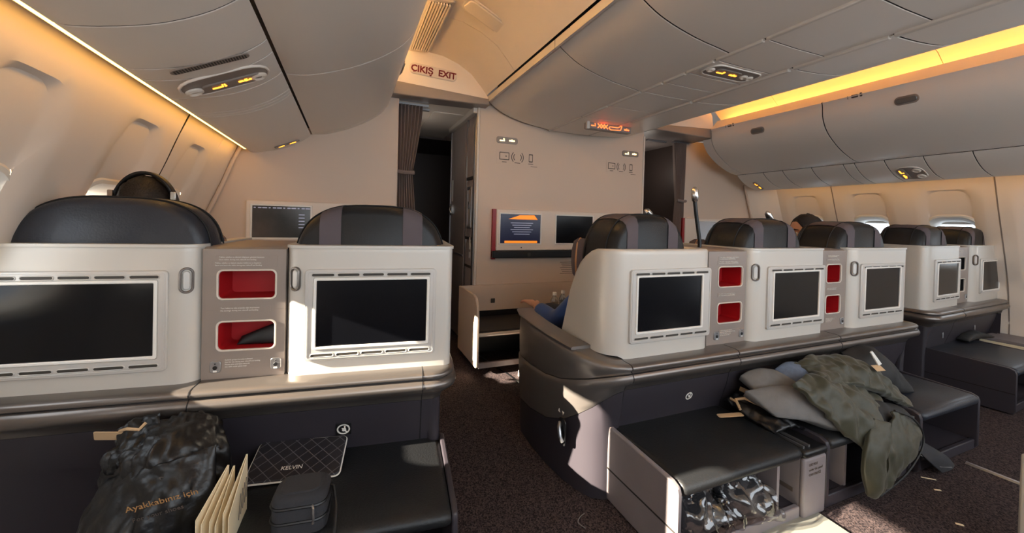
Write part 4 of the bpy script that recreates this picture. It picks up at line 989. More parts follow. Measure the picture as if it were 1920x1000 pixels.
# centre tray top with two bottles
t = T('side_table', 'small dark table between first centre seats holding two bottles', 'table', (-.52, 2.2, FZ))
t.part('table_top', MB().box(-.66, -.40, 2.08, 2.33, .585, .61), BLACK, bevel=.006)
t.part('table_post', MB().box(-.56, -.50, 2.16, 2.25, FZ, .585), PANEL)
for x, y, lab in ((-.572, 2.2, 'clear small water bottle, nearer the aisle, beside blue sleeve'), (-.488, 2.24, 'clear small water bottle, second from the aisle, beside blue sleeve')):
    t = T('water_bottle', lab, 'bottle', (x, y, .61), group='water bottles on the side table')
    t.part('bottle', MB().lathe([(.022, 0), (.026, .006), (.026, .055), (.023, .065), (.026, .075), (.026, .088), (.017, .106), (.011, .114), (.011, .122)], (x, y, .61)), BOTTLE, angle=60)
    t.part('cap', MB().lathe([(.013, .120), (.013, .136), (.011, .139)], (x, y, .61)), WHITEP)

# ------------------------------------------------------------------ people
def skin_mesh(nodes, links, sub=2):
    me = bpy.data.meshes.new('tmp'); names = list(nodes)
    me.from_pydata([nodes[k][:3] for k in names], [(names.index(a), names.index(b)) for a, b in links], []); me.update()
    o = bpy.data.objects.new('tmp', me); C.objects.link(o)
    o.modifiers.new('s', 'SKIN'); ss = o.modifiers.new('d', 'SUBSURF'); ss.levels = sub; ss.render_levels = sub
    for i, k in enumerate(names):
        r = nodes[k][3]; me.skin_vertices[0].data[i].radius = (r, r) if not isinstance(r, tuple) else r
    me.skin_vertices[0].data[0].use_root = True
    dg = bpy.context.evaluated_depsgraph_get(); ev = o.evaluated_get(dg); m2 = ev.to_mesh()
    v = [tuple(q.co) for q in m2.vertices]; f = [tuple(p.vertices) for p in m2.polygons]; ev.to_mesh_clear()
    bpy.data.objects.remove(o); bpy.data.meshes.remove(me)
    return v, f
def head_verts(c, turn, tilt=0, s=1.0):
    """skull, brow, nose, lips, chin, ears; local +Y is the way the face looks"""
    n, m = 36, 28; V = []; F = []
    for j in range(m + 1):
        ph = PI * j / m; z = math.cos(ph)
        for i in range(n):
            th = 2 * PI * i / n; x, y = math.sin(ph) * math.cos(th), math.sin(ph) * math.sin(th)
            px, py, pz = .076 * x, .096 * y, .118 * z
            if z < 0:                                  # narrow the jaw
                k = 1 - .38 * min(1, -z) ** 1.3; px *= k
                py = py * (1 - .28 * min(1, -z)) + (.018 * -z if y > 0 else .03 * -z)
            if y > 0:
                fr_ = max(0, y) ** 3
                nose = math.exp(-((px / .013) ** 2)) * math.exp(-(((pz + .022) / .022) ** 2)); py += .026 * nose
                brow = math.exp(-((abs(px) - .028) / .02) ** 2) * math.exp(-((pz - .022) / .010) ** 2); py += .006 * brow * fr_
                eye = math.exp(-((abs(px) - .030) / .013) ** 2) * math.exp(-((pz - .004) / .011) ** 2); py -= .012 * eye * fr_
                lip = math.exp(-(px / .024) ** 2) * (math.exp(-((pz + .058) / .006) ** 2) + math.exp(-((pz + .070) / .006) ** 2)); py += .006 * lip
                chin = math.exp(-(px / .022) ** 2) * math.exp(-((pz + .098) / .014) ** 2); py += .008 * chin
            V.append((px, py, pz))
    for j in range(m):
        for i in range(n): F.append((j * n + i, j * n + (i + 1) % n, (j + 1) * n + (i + 1) % n, (j + 1) * n + i))
    mb = MB(); mb.v = V; mb.f = F
    for sx in (-1, 1): mb.ell((sx * .079, -.008, -.008), (.010, .020, .032), 10, 7)
    R = Matrix.Translation(c) @ Matrix.Rotation(turn, 4, 'Z') @ Matrix.Rotation(tilt, 4, 'X') @ Matrix.Scale(s, 4)
    return [tuple(R @ Vector(p)) for p in mb.v], mb.f, R
def hand(mb_nodes, w_, d, up_, s=1):
    """palm and five fingers as extra skin chains from wrist w_ pointing along d"""
    w_, d, up_ = Vector(w_), Vector(d).normalized(), Vector(up_).normalized(); sd_ = d.cross(up_)
    nodes, links = mb_nodes
    nodes['palm'] = (*(w_ + d * .045), (.030, .016)); links.append(('wrist', 'palm'))
    for i, (o, l) in enumerate(((-.030, .058), (-.011, .070), (.009, .074), (.028, .066))):
        a = w_ + d * .082 + sd_ * -o * .9; b = a + d * l * .55 - up_ * .010; c = b + d * l * .40 - up_ * .022
        for k, p, r in (('a', a, .0095), ('b', b, .0085), ('c', c, .007)): nodes['f%d%s' % (i, k)] = (*p, r)
        links += [('palm', 'f%da' % i), ('f%da' % i, 'f%db' % i), ('f%db' % i, 'f%dc' % i)]
    a = w_ + d * .03 + sd_ * .034; b = a + d * .035 + sd_ * .018; c = b + d * .030 - up_ * .008
    for k, p, r in (('ta', a, .012), ('tb', b, .010), ('tc', c, .008)): nodes[k] = (*p, r)
    links += [('palm', 'ta'), ('ta', 'tb'), ('tb', 'tc')]
def person(label, frame, x, head, turn, tilt, arm_r, arm_l, top, hair_cover, foot_dx=0):
    t = T('person', label, 'person', (x, .55, FZ), frame)
    hx, hy, hz = head
    N = {'pelvis': (x, .52, .60, .12), 'waist': (x, .47, .72, .115), 'chest': (x + (hx - x) * .4, .43, .90, .13), 'neckb': (x + (hx - x) * .8, hy - .035, hz - .19, .055), 'neck': (hx, hy - .01, hz - .10, .052)}
    L = [('pelvis', 'waist'), ('waist', 'chest'), ('chest', 'neckb'), ('neckb', 'neck')]
    for s, nm in ((-1, 'l'), (1, 'r')):
        N[nm + 'hip'] = (x + s * .09, .54, .60, .085); N[nm + 'knee'] = (x + s * .11, 1.00, .64, .062); N[nm + 'shin'] = (x + s * .11, 1.03, .42, .052); N[nm + 'ankle'] = (x + s * .11 + foot_dx, 1.07, .235, .038); N[nm + 'toe'] = (x + s * .115 + foot_dx, 1.22, .195, .030)
        L += [('pelvis', nm + 'hip'), (nm + 'hip', nm + 'knee'), (nm + 'knee', nm + 'shin'), (nm + 'shin', nm + 'ankle'), (nm + 'ankle', nm + 'toe')]
        sh = (N['chest'][0] + s * .17, .44, hz - .27, .058); N[nm + 'sho'] = sh
        el, wr = (arm_l, arm_r)[s > 0]
        N[nm + 'elb'] = (*el, .042); N[nm + 'wr'] = (*wr, .028)
        L += [('chest', nm + 'sho'), (nm + 'sho', nm + 'elb'), (nm + 'elb', nm + 'wr')]
    V, F = skin_mesh(N, L)
    mb = MB(); mb.add(V, F)
    for s, nm in ((-1, 'l'), (1, 'r')):
        e, w_ = Vector(N[nm + 'elb'][:3]), Vector(N[nm + 'wr'][:3]); d = (w_ - e).normalized()
        hn, hl = {'wrist': (*w_, .026)}, []
        hand((hn, hl), w_, d, (0, 0, 1)); v, f = skin_mesh(hn, hl, 1); mb.add(v, f)
    hv, hf, R = head_verts(Vector(head), turn, tilt); mb.add(hv, hf)
    b = t.part('body', mb, SKIN, angle=180)
    rm = b.modifiers.new('remesh', 'REMESH'); rm.mode = 'VOXEL'; rm.voxel_size = .007; rm.use_smooth_shade = True
    # clothes as slightly larger skins
    g = lambda keys, k: {q: (*N[q][:3], N[q][3] + k) for q in keys}
    n1 = g(('pelvis', 'waist', 'chest', 'lsho', 'lelb', 'rsho', 'relb'), .012)
    for s in 'lr':
        e, w_ = Vector(N[s + 'elb'][:3]), Vector(N[s + 'wr'][:3]); n1[s + 'cuff'] = (*e.lerp(w_, .86), .043)
        n1[s + 'elb'] = (*N[s + 'elb'][:3], .056)
    v, f = skin_mesh(n1, [('pelvis', 'waist'), ('waist', 'chest'), ('chest', 'lsho'), ('lsho', 'lelb'), ('lelb', 'lcuff'), ('chest', 'rsho'), ('rsho', 'relb'), ('relb', 'rcuff')])
    t.part('long_sleeved_top', MB().add(v, f), top, angle=180)
    n2 = g(('pelvis', 'lhip', 'lknee', 'lshin', 'rhip', 'rknee', 'rshin'), .014)
    for s in 'lr': n2[s + 'hem'] = (*(Vector(N[s + 'shin'][:3]).lerp(Vector(N[s + 'ankle'][:3]), .8)), .055)
    v, f = skin_mesh(n2, [('pelvis', 'lhip'), ('lhip', 'lknee'), ('lknee', 'lshin'), ('lshin', 'lhem'), ('pelvis', 'rhip'), ('rhip', 'rknee'), ('rknee', 'rshin'), ('rshin', 'rhem')])
    t.part('trousers', MB().add(v, f), DENIM, angle=180)
    for s in 'lr':
        a, q = Vector(N[s + 'ankle'][:3]), Vector(N[s + 'toe'][:3])
        sh = MB()
        P_ = [(a.x, a.y - .055, .185, .036, .03), (a.x, a.y - .03, .20, .042, .045), (a.x, a.y + .03, .20, .044, .045), (a.x, a.y + .11, .19, .048, .034), (q.x, q.y, .182, .044, .026), (q.x, q.y + .035, .176, .026, .016)]
        sh.loft([[(c[0] + c[3] * math.cos(k), c[1], c[2] + c[4] * math.sin(k)) for k in np.linspace(0, 2 * PI, 14, endpoint=False)] for c in P_])
        so = t.part('shoe', sh, BLACK, angle=180)
        t.part('sole', MB().loft([[(c[0] - c[3] - .004, c[1], FZ + .002), (c[0] + c[3] + .004, c[1], FZ + .002), (c[0] + c[3] + .004, c[1], FZ + .026), (c[0] - c[3] - .004, c[1], FZ + .026)] for c in P_]), WHITEP, so)
    # hair cap
    n_, m_ = 36, 16; V = []; F = []
    for j in range(m_ + 1):
        ph = PI * .60 * j / m_
        for i in range(n_):
            th = 2 * PI * i / n_; y = math.sin(th)
            lim = hair_cover * (1 if y < .25 else max(.48, 1 - .75 * (y - .25)))
            p2 = ph * lim
            q = Vector((.083 * math.sin(p2) * math.cos(th), .104 * math.sin(p2) * y - .004, .125 * math.cos(p2)))
            q += q.normalized() * .008 * noise.noise(q * 60 + Vector((hx, hy, 0)) * 9) * (1 if j < m_ else 0)
            if j == m_: q *= .93
            V.append(tuple(R @ q))
    for j in range(m_):
        for i in range(n_): F.append((j * n_ + i, j * n_ + (i + 1) % n_, (j + 1) * n_ + (i + 1) % n_, (j + 1) * n_ + i))
    h = MB(); h.v, h.f = V, F
    t.part('hair', h, HAIR, angle=180)
    for s in (-1, 1):
        t.part('eye', MB().ell(tuple(R @ Vector((s * .030, .077, .004))), (.011, .011, .011), 12, 8), WHITEP)
        t.part('iris', MB().ell(tuple(R @ Vector((s * .030, .086, .004))), (.0048, .004, .0048), 10, 6), HAIR)
        mb = MB().tube([R @ Vector((s * .014, .094, .024)), R @ Vector((s * .030, .094, .029)), R @ Vector((s * .048, .080, .024))], [.003, .004, .002], 6)
        t.part('eyebrow', mb, HAIR)
    return t, R
# passenger by the left window, dark hair, wearing headphones
pA, RA = person('person with dark hair and headphones seated by the left window', FL, -1.04, (-1.065, .36, 1.200), 0, .05, ((-.80, .50, .74), (-.80, .80, .72)), ((-1.28, .50, .74), (-1.24, .80, .72)), TEE, 1.25)
t = T('headphones', 'black over-ear headphones worn over dark hair at left window', 'headphones', (-1.065, .36, 1.2), FL)
bandp = [RA @ Vector((.089 * math.cos(q), -.012, .131 * math.sin(q) - .003)) for q in np.linspace(.0, PI, 24)]
t.part('headband', MB().loft([[p + Vector((0, -.016, 0)), p + Vector((0, .016, 0)), p + (p - Vector(RA.translation)).normalized() * .012 + Vector((0, .016, 0)), p + (p - Vector(RA.translation)).normalized() * .012 + Vector((0, -.016, 0))] for p in bandp]), BLACK, bevel=.004)
for s in (-1, 1):
    c_ = t.part('ear_cup', MB().ell(tuple(RA @ Vector((s * .094, -.010, -.012))), (.022, .036, .042), 16, 10), BLACK)
    t.part('slider', MB().slab(RA @ Vector((s * .092, -.032, .055)), XA, ZA, .016, .03, .003, .006), CHROME, c_)
# passenger of the first centre seat: blue sleeve on the armrest, dark shoe with white sole
person('person in a blue sleeved top resting an arm on the first centre armrest', FC, -.52, (-.52, .47, 1.12), -.1, .05, ((-.30, .50, .72), (-.34, .76, .70)), ((-.755, .64, .665), (-.765, .88, .70)), BLUEC, 1.2, foot_dx=-.03)
# passenger at the right end of the centre, face turned to the left
person('person with short dark hair glancing left, above right centre headrest', FC, .88, (.975, .45, 1.165), 1.15, -.08, ((1.08, .50, .72), (1.06, .78, .70)), ((.70, .50, .72), (.72, .78, .70)), TEE, .98)

# ------------------------------------------------------------------ loose things on the left
def LW_(p): return tuple(FL @ Vector(p))
def lgrid(g): return [[LW_(p) for p in r] for r in g]
t = T('shoe_bag', 'crumpled black plastic bag, upper of two beside lower left ottoman, open top', 'bag', (-.74, -.16, FZ), FL)
t.part('bag_body', puffy(MB(), [[(-.845, -.11, .605), (-.79, -.10, .632), (-.72, -.09, .636), (-.655, -.09, .612)],
    [(-.865, -.15, .575), (-.79, -.19, .585), (-.71, -.20, .60), (-.625, -.14, .575)],
    [(-.90, -.15, .50), (-.80, -.21, .50), (-.70, -.21, .50), (-.605, -.15, .49)],
    [(-.88, -.14, .36), (-.80, -.17, .36), (-.70, -.17, .36), (-.615, -.13, .36)]], .045, amp=.009, freq=22, seed=1, ridge=1.0, nu=46, nv=40), PBAG, angle=70)
t.part('bag_mouth', puffy(MB(), [[(-.885, -.13, .60), (-.855, -.12, .645), (-.80, -.10, .655)], [(-.89, -.16, .565), (-.84, -.17, .60), (-.775, -.16, .63)], [(-.90, -.17, .53), (-.83, -.20, .55), (-.76, -.20, .565)]], .012, amp=.012, freq=20, seed=5, ridge=.8, nu=30, nv=26), PBAG)
t.part('drawstring', MB().tube([(-.86, -.15, .632), (-.835, -.17, .645), (-.81, -.17, .64), (-.80, -.16, .652)], .004, 6), TAN)
fold = [(-.738, -.236, .512), (-.712, -.240, .556), (-.680, -.238, .556), (-.706, -.238, .512)]
t2 = T('shoe_bag', 'black plastic shoe bag with gold lettering, lower of two beside lower left ottoman', 'bag', (-.76, -.24, FZ), FL)
t2.part('bag_body', puffy(MB(), [[(-.86, -.17, .545), (-.78, -.215, .565), (-.70, -.24, .59), (-.625, -.21, .60)],
    [(-.89, -.21, .49), (-.79, -.26, .505), (-.70, -.27, .53), (-.615, -.235, .54)],
    [(-.91, -.22, .40), (-.80, -.29, .41), (-.70, -.30, .43), (-.612, -.245, .45)],
    [(-.90, -.20, .20), (-.80, -.26, .20), (-.70, -.27, .20), (-.615, -.23, .20)]], .04, amp=.009, freq=13, seed=2, ridge=.9, nu=50, nv=44), PBAG, angle=70)
d_ = (.100, -.018, .034)
t2.text('Ayakkabınız için', (-.765, -.300, .512), (.10, -.012, .026), (0, -.25, 1), .022, GOLD)
t2.text('For your shoes', (-.748, -.308, .492), (.10, -.012, .028), (0, -.25, 1), .016, TXTD)
m_ = MB()
fold = [(-.752, -.248, .512), (-.722, -.258, .560), (-.684, -.262, .557), (-.716, -.268, .510)]
for p, q in zip(fold[:-1], fold[1:]): m_.tube([p, q], .0011, 5)
m_.tube([fold[1], (-.708, -.266, .537), fold[2]], .0011, 5)
t.part('printed_outline', m_, TXTD)
one('luggage_tag', MB().slab(LW_((-.893, -.13, .613)), FL.to_3x3() @ Vector((1, 0, -.12)), FL.to_3x3() @ Vector((.15, -.35, .8)), .066, .030, .004, .0015), TAN, 'tan card tag sticking out left of black plastic bags', 'tag')
# cream cards standing between bag and ottoman
for i, (a, b, zt, zb, lab) in enumerate((((-.612, -.345), (-.590, -.235), .535, .36, 'cream folded card, leftmost of three beside lower left ottoman'), ((-.583, -.350), (-.578, -.232), .530, .36, 'cream folded card, middle of three beside lower left ottoman'), ((-.556, -.352), (-.556, -.212), .545, .36, 'cream folded card, rightmost of three, nearest quilted pouch'))):
    t = T('folded_card', lab, 'card', (a[0], a[1], zb), FL, 'cream cards by the lower left ottoman')
    for nm, dx in (('front_leaf', 0), ('back_leaf', .012)):
        P_ = [(a[0] + dx * .9, a[1], zb), (b[0] + dx * .2, b[1], zb + .02), (b[0] + dx * .2, b[1], zt + .022), (a[0] + dx * .9, a[1], zt - .035 - dx)]
        t.part(nm, MB().add(P_ + [(p[0] + .0014, p[1], p[2]) for p in P_], [(0, 1, 2, 3), (7, 6, 5, 4), (0, 4, 5, 1), (1, 5, 6, 2), (2, 6, 7, 3), (3, 7, 4, 0)]), PAPER, smooth=False)
    if i == 2:
        for k in range(5): t.part('print_line', MB().tube([(a[0] + .0145, -.30 + .012 * k, zt - .09 + .006 * k), (a[0] + .0135, -.285 + .012 * k, zt - .035 + .006 * k)], .0009, 4), TXTD)
# quilted pouch
t = T('laptop_pouch', 'flat quilted black pouch with white piping leaning on lower left ottoman', 'pouch', (-.46, -.09, .43), FL)
pc = [Vector(p) for p in ((-.597, -.112, .430), (-.345, -.122, .428), (-.322, .0, .455), (-.588, .002, .475))]
a_ = (pc[1] - pc[0]); b_ = ((pc[3] + pc[2]) - (pc[0] + pc[1])) * .5; ctr = sum(pc, Vector()) / 4
pm_ = MB().slab((0, 0, 0), (1, 0, 0), (0, 1, 0), a_.length, b_.length + .02, .014, .010, .003, 5)
q_ = t.part('pouch_body', pm_, QUILT); q_.data.transform(Matrix.Translation(t.off))
A1 = a_.normalized(); N1 = A1.cross(b_).normalized(); B1 = N1.cross(A1)
loc = ctr - t.off; q_.matrix_local = Matrix(((A1.x, B1.x, N1.x, loc.x), (A1.y, B1.y, N1.y, loc.y), (A1.z, B1.z, N1.z, loc.z), (0, 0, 0, 1)))
pp = [(x, y, .003) for x, y in rr(a_.length + .002, b_.length + .022, .015, 5)]
pi_ = MB().tube(pp + [pp[0]], .0026, 6).build('piping', WHITEP, q_)
lt_ = bpy.data.curves.new('lettering', 'FONT'); lt_.body = 'KELVIN'; lt_.size = .018; lt_.align_x = 'CENTER'; lt_.extrude = .0003
lt_.materials.append(TXT); lo_ = bpy.data.objects.new('tmp', lt_); C.objects.link(lo_); bpy.context.view_layer.update(); me_ = bpy.data.meshes.new_from_object(lo_.evaluated_get(bpy.context.evaluated_depsgraph_get())); bpy.data.objects.remove(lo_); lo_ = bpy.data.objects.new('lettering', me_); C.objects.link(lo_); lo_.parent = q_; lo_.location = (-.01, -.04, .0104)
# zip case with wrist strap
t = T('zip_case', 'small black zipped cube case with wrist strap on lower left ottoman', 'case', (-.405, -.29, .421), FL)
m_ = MB().slab((-.405, -.285, .421), XA, YA, .125, .105, .028, .092, .012, 6)
cb = t.part('case_body', m_, TEE, angle=60)
t.part('lid_panel', MB().slab((-.405, -.285, .511), XA, YA, .092, .076, .022, .006, .003, 6), TEE, cb)
for z in (.452, .488):
    pr_ = [(-.405 + x, -.285 + y, z) for x, y in rr(.127, .107, .029, 6)]
    t.part('zipper', MB().tube(pr_ + [pr_[0]], .0035, 6), BLACK, cb)
t.part('zip_puller', MB().tube([(-.372, -.338, .49), (-.368, -.346, .485), (-.367, -.348, .462), (-.368, -.348, .45)], .0028, 6), ALU)
t.part('wrist_strap', MB().tube([(-.343, -.27, .49), (-.332, -.28, .492), (-.322, -.31, .46), (-.318, -.345, .437), (-.318, -.385, .40), (-.322, -.388, .35)], .0045, 7), BLACK)

# ------------------------------------------------------------------ loose things on the centre ottomans
def cg(g): return g
t = T('black_bag', 'crumpled black bag with peach ties, between first and second centre ottomans', 'bag', (-.22, 1.1, .41))
t.part('bag_body', puffy(MB(), [[(-.30, 1.19, .46), (-.22, 1.19, .475), (-.15, 1.17, .455)], [(-.30, 1.09, .44), (-.23, 1.10, .478), (-.13, 1.08, .45)], [(-.29, .98, .425), (-.22, .97, .44), (-.14, .96, .43)]], .04, amp=.012, freq=14, seed=8, ridge=.8, nu=36, nv=30), PBAG, angle=70)
t.part('peach_tie', MB().tube([(-.31, 1.115, .468), (-.295, 1.14, .482), (-.27, 1.12, .492), (-.255, 1.08, .485), (-.235, 1.06, .478)], .006, 7), TAN)
t.part('peach_tie', MB().tube([(-.32, 1.10, .462), (-.305, 1.13, .478), (-.30, 1.16, .478)], .005, 7), TAN)
one('card_slip', MB().slab((-.345, 1.125, .432), (1, -.45, .12), (.4, 1, .05), .10, .028, .008, .0015), TAN, 'tan paper slip lying on first centre ottoman left of black bag', 'paper')
one('card_label', MB().slab((-.185, 1.13, .485), (.45, -1, -.2), (.8, .4, .45), .13, .024, .002, .0015), TAN, 'peach printed card tucked between black bag and grey felt cushion', 'paper')
t = T('neck_pillow', 'grey felt neck pillow with two lobes under the olive jacket', 'pillow', (-.08, 1.08, .42))
t.part('front_lobe', puffy(MB(), [[(-.30, 1.10, .525), (-.20, 1.06, .545), (-.06, 1.02, .520), (.10, .97, .46)], [(-.285, 1.05, .50), (-.18, .99, .515), (-.05, .945, .475), (.10, .91, .415)], [(-.25, 1.01, .465), (-.16, .95, .46), (-.05, .91, .425), (.08, .88, .40)]], .075, amp=.004, seed=4, edge=.5, nu=28, nv=20), FELT, angle=80)
t.part('rear_lobe', puffy(MB(), [[(-.25, 1.16, .56), (-.16, 1.15, .578), (.0, 1.12, .54), (.1, 1.08, .5)], [(-.245, 1.11, .53), (-.15, 1.08, .555), (0, 1.05, .52), (.1, 1.02, .48)], [(-.23, 1.10, .48), (-.14, 1.05, .49), (0, 1.0, .46), (.1, .98, .43)]], .06, amp=.004, seed=6, edge=.5, nu=24, nv=18), FELT, angle=80)
t = T('cloth_pouch', 'slate blue melange soft pouch with bright blue tab above the grey pillow', 'pouch', (.05, 1.1, .5))
t.part('body', puffy(MB(), [[(-.095, 1.12, .585), (-.02, 1.12, .602), (.10, 1.10, .575), (.22, 1.08, .53)], [(-.095, 1.08, .555), (0, 1.06, .57), (.11, 1.05, .545), (.22, 1.04, .50)], [(-.06, 1.06, .515), (0, 1.04, .515), (.11, 1.02, .50), (.2, 1.0, .48)]], .06, amp=.004, seed=9, edge=.5), DENB, angle=80)
t.part('blue_tab', MB().slab((-.098, 1.075, .574), (1, -.3, -.25), (0, -.5, 1), .032, .012, .003, .006), BLUEC)
# olive jacket
t = T('jacket', 'olive green padded jacket thrown over the middle centre ottoman, dark lining showing', 'jacket', (.2, .95, .42))
t.part('front_panel', puffy(MB(), [[(-.215, .96, .612), (-.06, 1.0, .606), (.12, 1.01, .56), (.33, .97, .495)],
    [(-.19, .92, .565), (-.04, .92, .565), (.15, .92, .50), (.355, .92, .435)],
    [(-.13, .88, .50), (.0, .87, .47), (.16, .865, .415), (.32, .88, .375)],
    [(-.05, .86, .430), (.04, .85, .365), (.13, .845, .315), (.25, .86, .320)]], .045, amp=.015, freq=9, seed=11, ridge=.9, edge=.3, nu=60, nv=52), OLIVE, angle=80)
t.part('shoulder', puffy(MB(), [[(-.02, 1.09, .615), (.14, 1.10, .632), (.31, 1.09, .612), (.50, 1.05, .53)],
    [(-.01, 1.02, .60), (.16, 1.02, .60), (.34, 1.0, .57), (.56, .98, .46)],
    [(-.18, .96, .595), (.14, .965, .555), (.36, .94, .49), (.56, .92, .405)]], .05, amp=.015, freq=10, seed=13, ridge=.9, edge=.4, nu=60, nv=40), OLIVE, angle=80)
t.part('lining', puffy(MB(), [[(.22, .93, .50), (.36, .94, .46), (.50, .93, .41)], [(.14, .85, .40), (.30, .85, .39), (.45, .86, .35)], [(.06, .835, .26), (.22, .84, .27), (.40, .86, .28)]], .03, amp=.012, freq=9, seed=15, nu=26, nv=24, ridge=.5), LINING, angle=80)
t.part('sleeve', puffy(MB(), [[(.10, .86, .47), (.16, .845, .45), (.20, .85, .44)], [(.00, .835, .40), (.06, .815, .38), (.13, .825, .37)], [(-.02, .83, .31), (.03, .81, .30), (.09, .815, .29)], [(.005, .83, .215), (.03, .815, .205), (.06, .82, .215)]], .035, amp=.010, freq=10, seed=17, nu=22, nv=34, ridge=.5, edge=.4), OLIVE, angle=80)
t.part('hanging_panel', puffy(MB(), [[(.25, .87, .47), (.33, .87, .44), (.42, .87, .385)], [(.13, .825, .39), (.27, .82, .37), (.425, .85, .345)], [(.09, .815, .29), (.20, .815, .285), (.35, .84, .29)], [(.05, .815, .205), (.13, .815, .22), (.24, .83, .24)]], .02, amp=.014, freq=10, seed=19, nu=30, nv=30, ridge=.6, edge=.4), OLIVE, angle=80)
t.part('zip_edge', MB().tube(spline([(.25, .862, .475), (.36, .85, .43), (.43, .845, .36), (.40, .835, .30), (.26, .825, .235), (.06, .815, .205)], 30), .004, 6), LINING)
t = T('hooded_garment', 'black hooded garment bunched against the panel behind the olive jacket', 'hood', (.6, 1.13, .45))
t.part('hood', puffy(MB(), [[(.42, 1.145, .60), (.52, 1.14, .625), (.62, 1.14, .61), (.71, 1.13, .56)], [(.42, 1.09, .55), (.53, 1.06, .57), (.63, 1.06, .545), (.73, 1.06, .50)], [(.46, 1.04, .46), (.55, 1.01, .46), (.65, 1.0, .43), (.75, 1.0, .42)]], .06, amp=.01, seed=21, freq=9, ridge=.4), LINING, angle=80)
t = T('luggage_label', 'white looped luggage label lying on the olive jacket collar', 'tag', (.40, 1.0, .55))
t.part('label_sheet', MB().slab((.395, .985, .585), (1, .1, -.12), (-.1, .75, .65), .085, .030, .002, .0015), TAN)
t.part('label_loop', MB().loft([[(.355 + .045 * f, .995 - .01 * f, .655 - .06 * f), (.368 + .055 * f, .995 - .01 * f, .660 - .06 * f), (.368 + .055 * f, 1.0 - .01 * f, .660 - .06 * f), (.355 + .045 * f, 1.0 - .01 * f, .655 - .06 * f)] for f in (0, .3, .7, 1)]), WHITEP)
t = T('cap_brim', 'dark grey cap hanging below the jacket hem near the floor', 'cap', (.55, .86, .2))
t.part('brim', puffy(MB(), [[(.40, .88, .325), (.45, .87, .31), (.50, .87, .295)], [(.45, .84, .25), (.56, .84, .235), (.645, .85, .215)], [(.58, .84, .165), (.66, .84, .16), (.725, .85, .158)]], .012, amp=.002, seed=23, edge=.6), TEE, angle=80)
t.part('stitch_line', MB().tube([(.43, .848, .265), (.55, .832, .20), (.66, .835, .172)], .002, 5), FELT)

# clear bags in the first ottoman
for i, (g, seed, lab) in enumerate((([[(-.82, .98, .33), (-.75, .97, .35), (-.66, .96, .34)], [(-.83, .93, .27), (-.73, .90, .28), (-.62, .91, .25)], [(-.82, .92, .20), (-.72, .90, .21), (-.60, .91, .20)]], 31, 'clear crumpled plastic bag with dark contents, left on first centre ottoman shelf'),
        ([[(-.66, 1.0, .36), (-.56, .98, .37), (-.46, .97, .33)], [(-.64, .93, .29), (-.53, .90, .30), (-.42, .91, .25)], [(-.62, .90, .21), (-.50, .885, .21), (-.39, .89, .19)]], 37, 'clear crumpled plastic bag shining in the sun, right on first centre ottoman shelf'))):
    c = g[1][1]
    t = T('plastic_bag', lab, 'bag', (c[0], c[1], .2), group='clear plastic bags on the ottoman shelf')
    t.part('film', puffy(MB(), g, .10, amp=.022, freq=16, seed=seed, ridge=.9, nu=38, nv=32, edge=.3), CLEARBAG, angle=40)
    t.part('contents', puffy(MB(), [[(p[0] * .9 + c[0] * .1, p[1] + .012, p[2] * .85 + c[2] * .15) for p in r] for r in g], .06, amp=.012, freq=12, seed=seed + 1, nu=20, nv=16), TEE)
t = T('plastic_bag', 'dark glossy bag pushed under the right aisle seat ottoman', 'bag', (.72, -.34, .2), FRt)
t.part('film', puffy(MB(), [[(.80, -.34, .36), (.87, -.36, .36), (.92, -.34, .35)], [(.79, -.38, .29), (.87, -.42, .28), (.94, -.38, .27)], [(.80, -.36, .19), (.88, -.39, .18), (.95, -.36, .18)]], .08, amp=.02, freq=15, seed=41, ridge=.9, nu=26, nv=22), PBAG, angle=40)
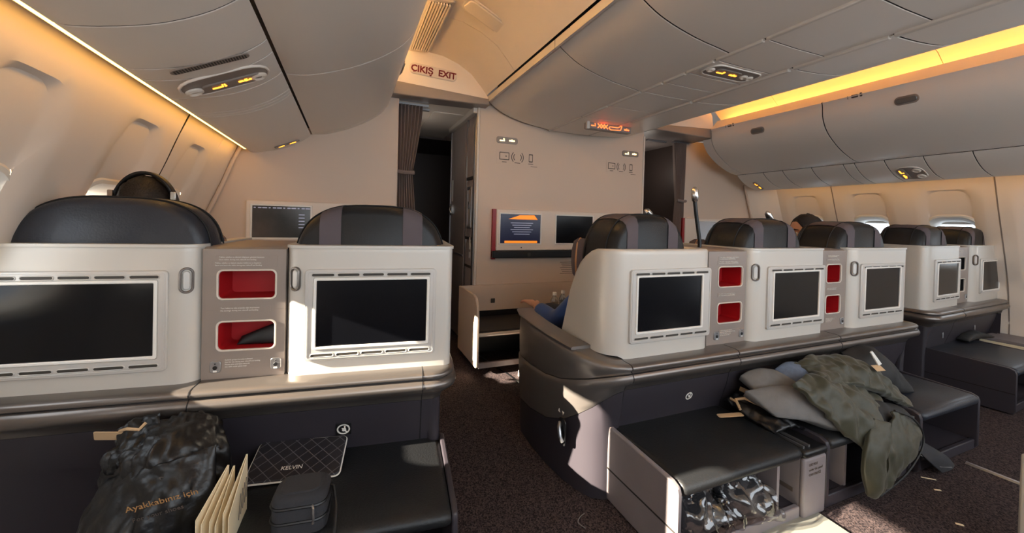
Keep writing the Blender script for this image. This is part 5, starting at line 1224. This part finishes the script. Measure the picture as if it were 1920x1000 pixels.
# things by the right wall
t = T('side_ledge', 'dark ledge running along the right wall beside window ottoman', 'ledge', (2.75, 1.1, FZ))
t.part('ledge_top', MB().box(2.62, 2.93, .2, 1.40, .395, .42), OTTP, bevel=.008)
t.part('ledge_front', MB().box(2.66, 2.90, .2, 1.40, FZ, .395), PANEL)
one('booklet', MB().slab((2.615, 1.22, .345), (0, -1, 0), (.0, 0, 1), .32, .11, .003, .012), PAPER, 'cream booklet standing against the dark ledge by the right wall', 'booklet')
t = T('folded_garment', 'dark folded garment at the back of right aisle seat ottoman', 'garment', (2.40, 1.33, .42))
t.part('cloth', puffy(MB(), [[(2.20, 1.36, .45), (2.36, 1.38, .465), (2.55, 1.38, .455)], [(2.20, 1.30, .44), (2.37, 1.30, .455), (2.55, 1.29, .44)]], .05, amp=.008, seed=43), LINING, angle=80)
# row behind: pale armrest corner by the lower right edge of the view
t = T('seat_corner', 'pale beige seat corner panel at lower right edge of view', 'seat corner', (.24, .50, FZ))
t.part('panel', MB().prism([(.195, .53), (.26, .50), (.34, .40), (.34, .20), (.22, .30), (.18, .48)], 'z', FZ + .0, .505), SHELL, bevel=.012, seg=3)
# floor fittings and litter
one('floor_hatch', MB().slab((-.33, .835, FZ + .0005), (.98, -.10, 0), (.05, 1, 0), .29, .19, .004, .012, .003), KICK, 'pale metal floor plate in front of first centre ottoman post', 'floor plate')
one('seat_track', MB().loft([[(x - .010, y, FZ + .0005), (x - .006, y, FZ + .008), (x + .006, y, FZ + .008), (x + .010, y, FZ + .0005)] for x, y in ((.82, .845), (.825, .70), (.83, .2))]), ALU, 'silver metal seat track strip on dark carpet at right', 'seat track')
struct('trim_9', MB().loft([[(x - .006, y, FZ), (x - .006, y, FZ + .003), (x + .006, y, FZ + .003), (x + .006, y, FZ)] for x, y in ((-.86, 3.0), (-.76, 2.44), (-.72, 1.9))]), BLACK)
for i, (x, y, l, a, lab) in enumerate(((.50, .848, .05, -.75, 'thin pale paper strip on the carpet, nearest the cap'), (.435, .796, .024, -.6, 'short white paper scrap on the carpet between two others'), (.253, .671, .022, -.8, 'white paper scrap on the carpet nearest the viewer'))):
    one('paper_scrap', MB().slab((x, y, FZ + .001), (math.cos(a), math.sin(a), 0), (-math.sin(a), math.cos(a), 0), l, .006 + .002 * i, .002, .0015, .0004, 2), PAPER, lab, 'litter', 'paper scraps on the carpet')
one('thread_loop', MB().tube(spline([(-1.02, 1.13, FZ + .003), (-1.03, 1.16, FZ + .003), (-1.01, 1.18, FZ + .003), (-.985, 1.19, FZ + .003)], 14), .0016, 5), FELT, 'thin grey thread curled on the aisle carpet', 'thread')
bpy.context.view_layer.update()
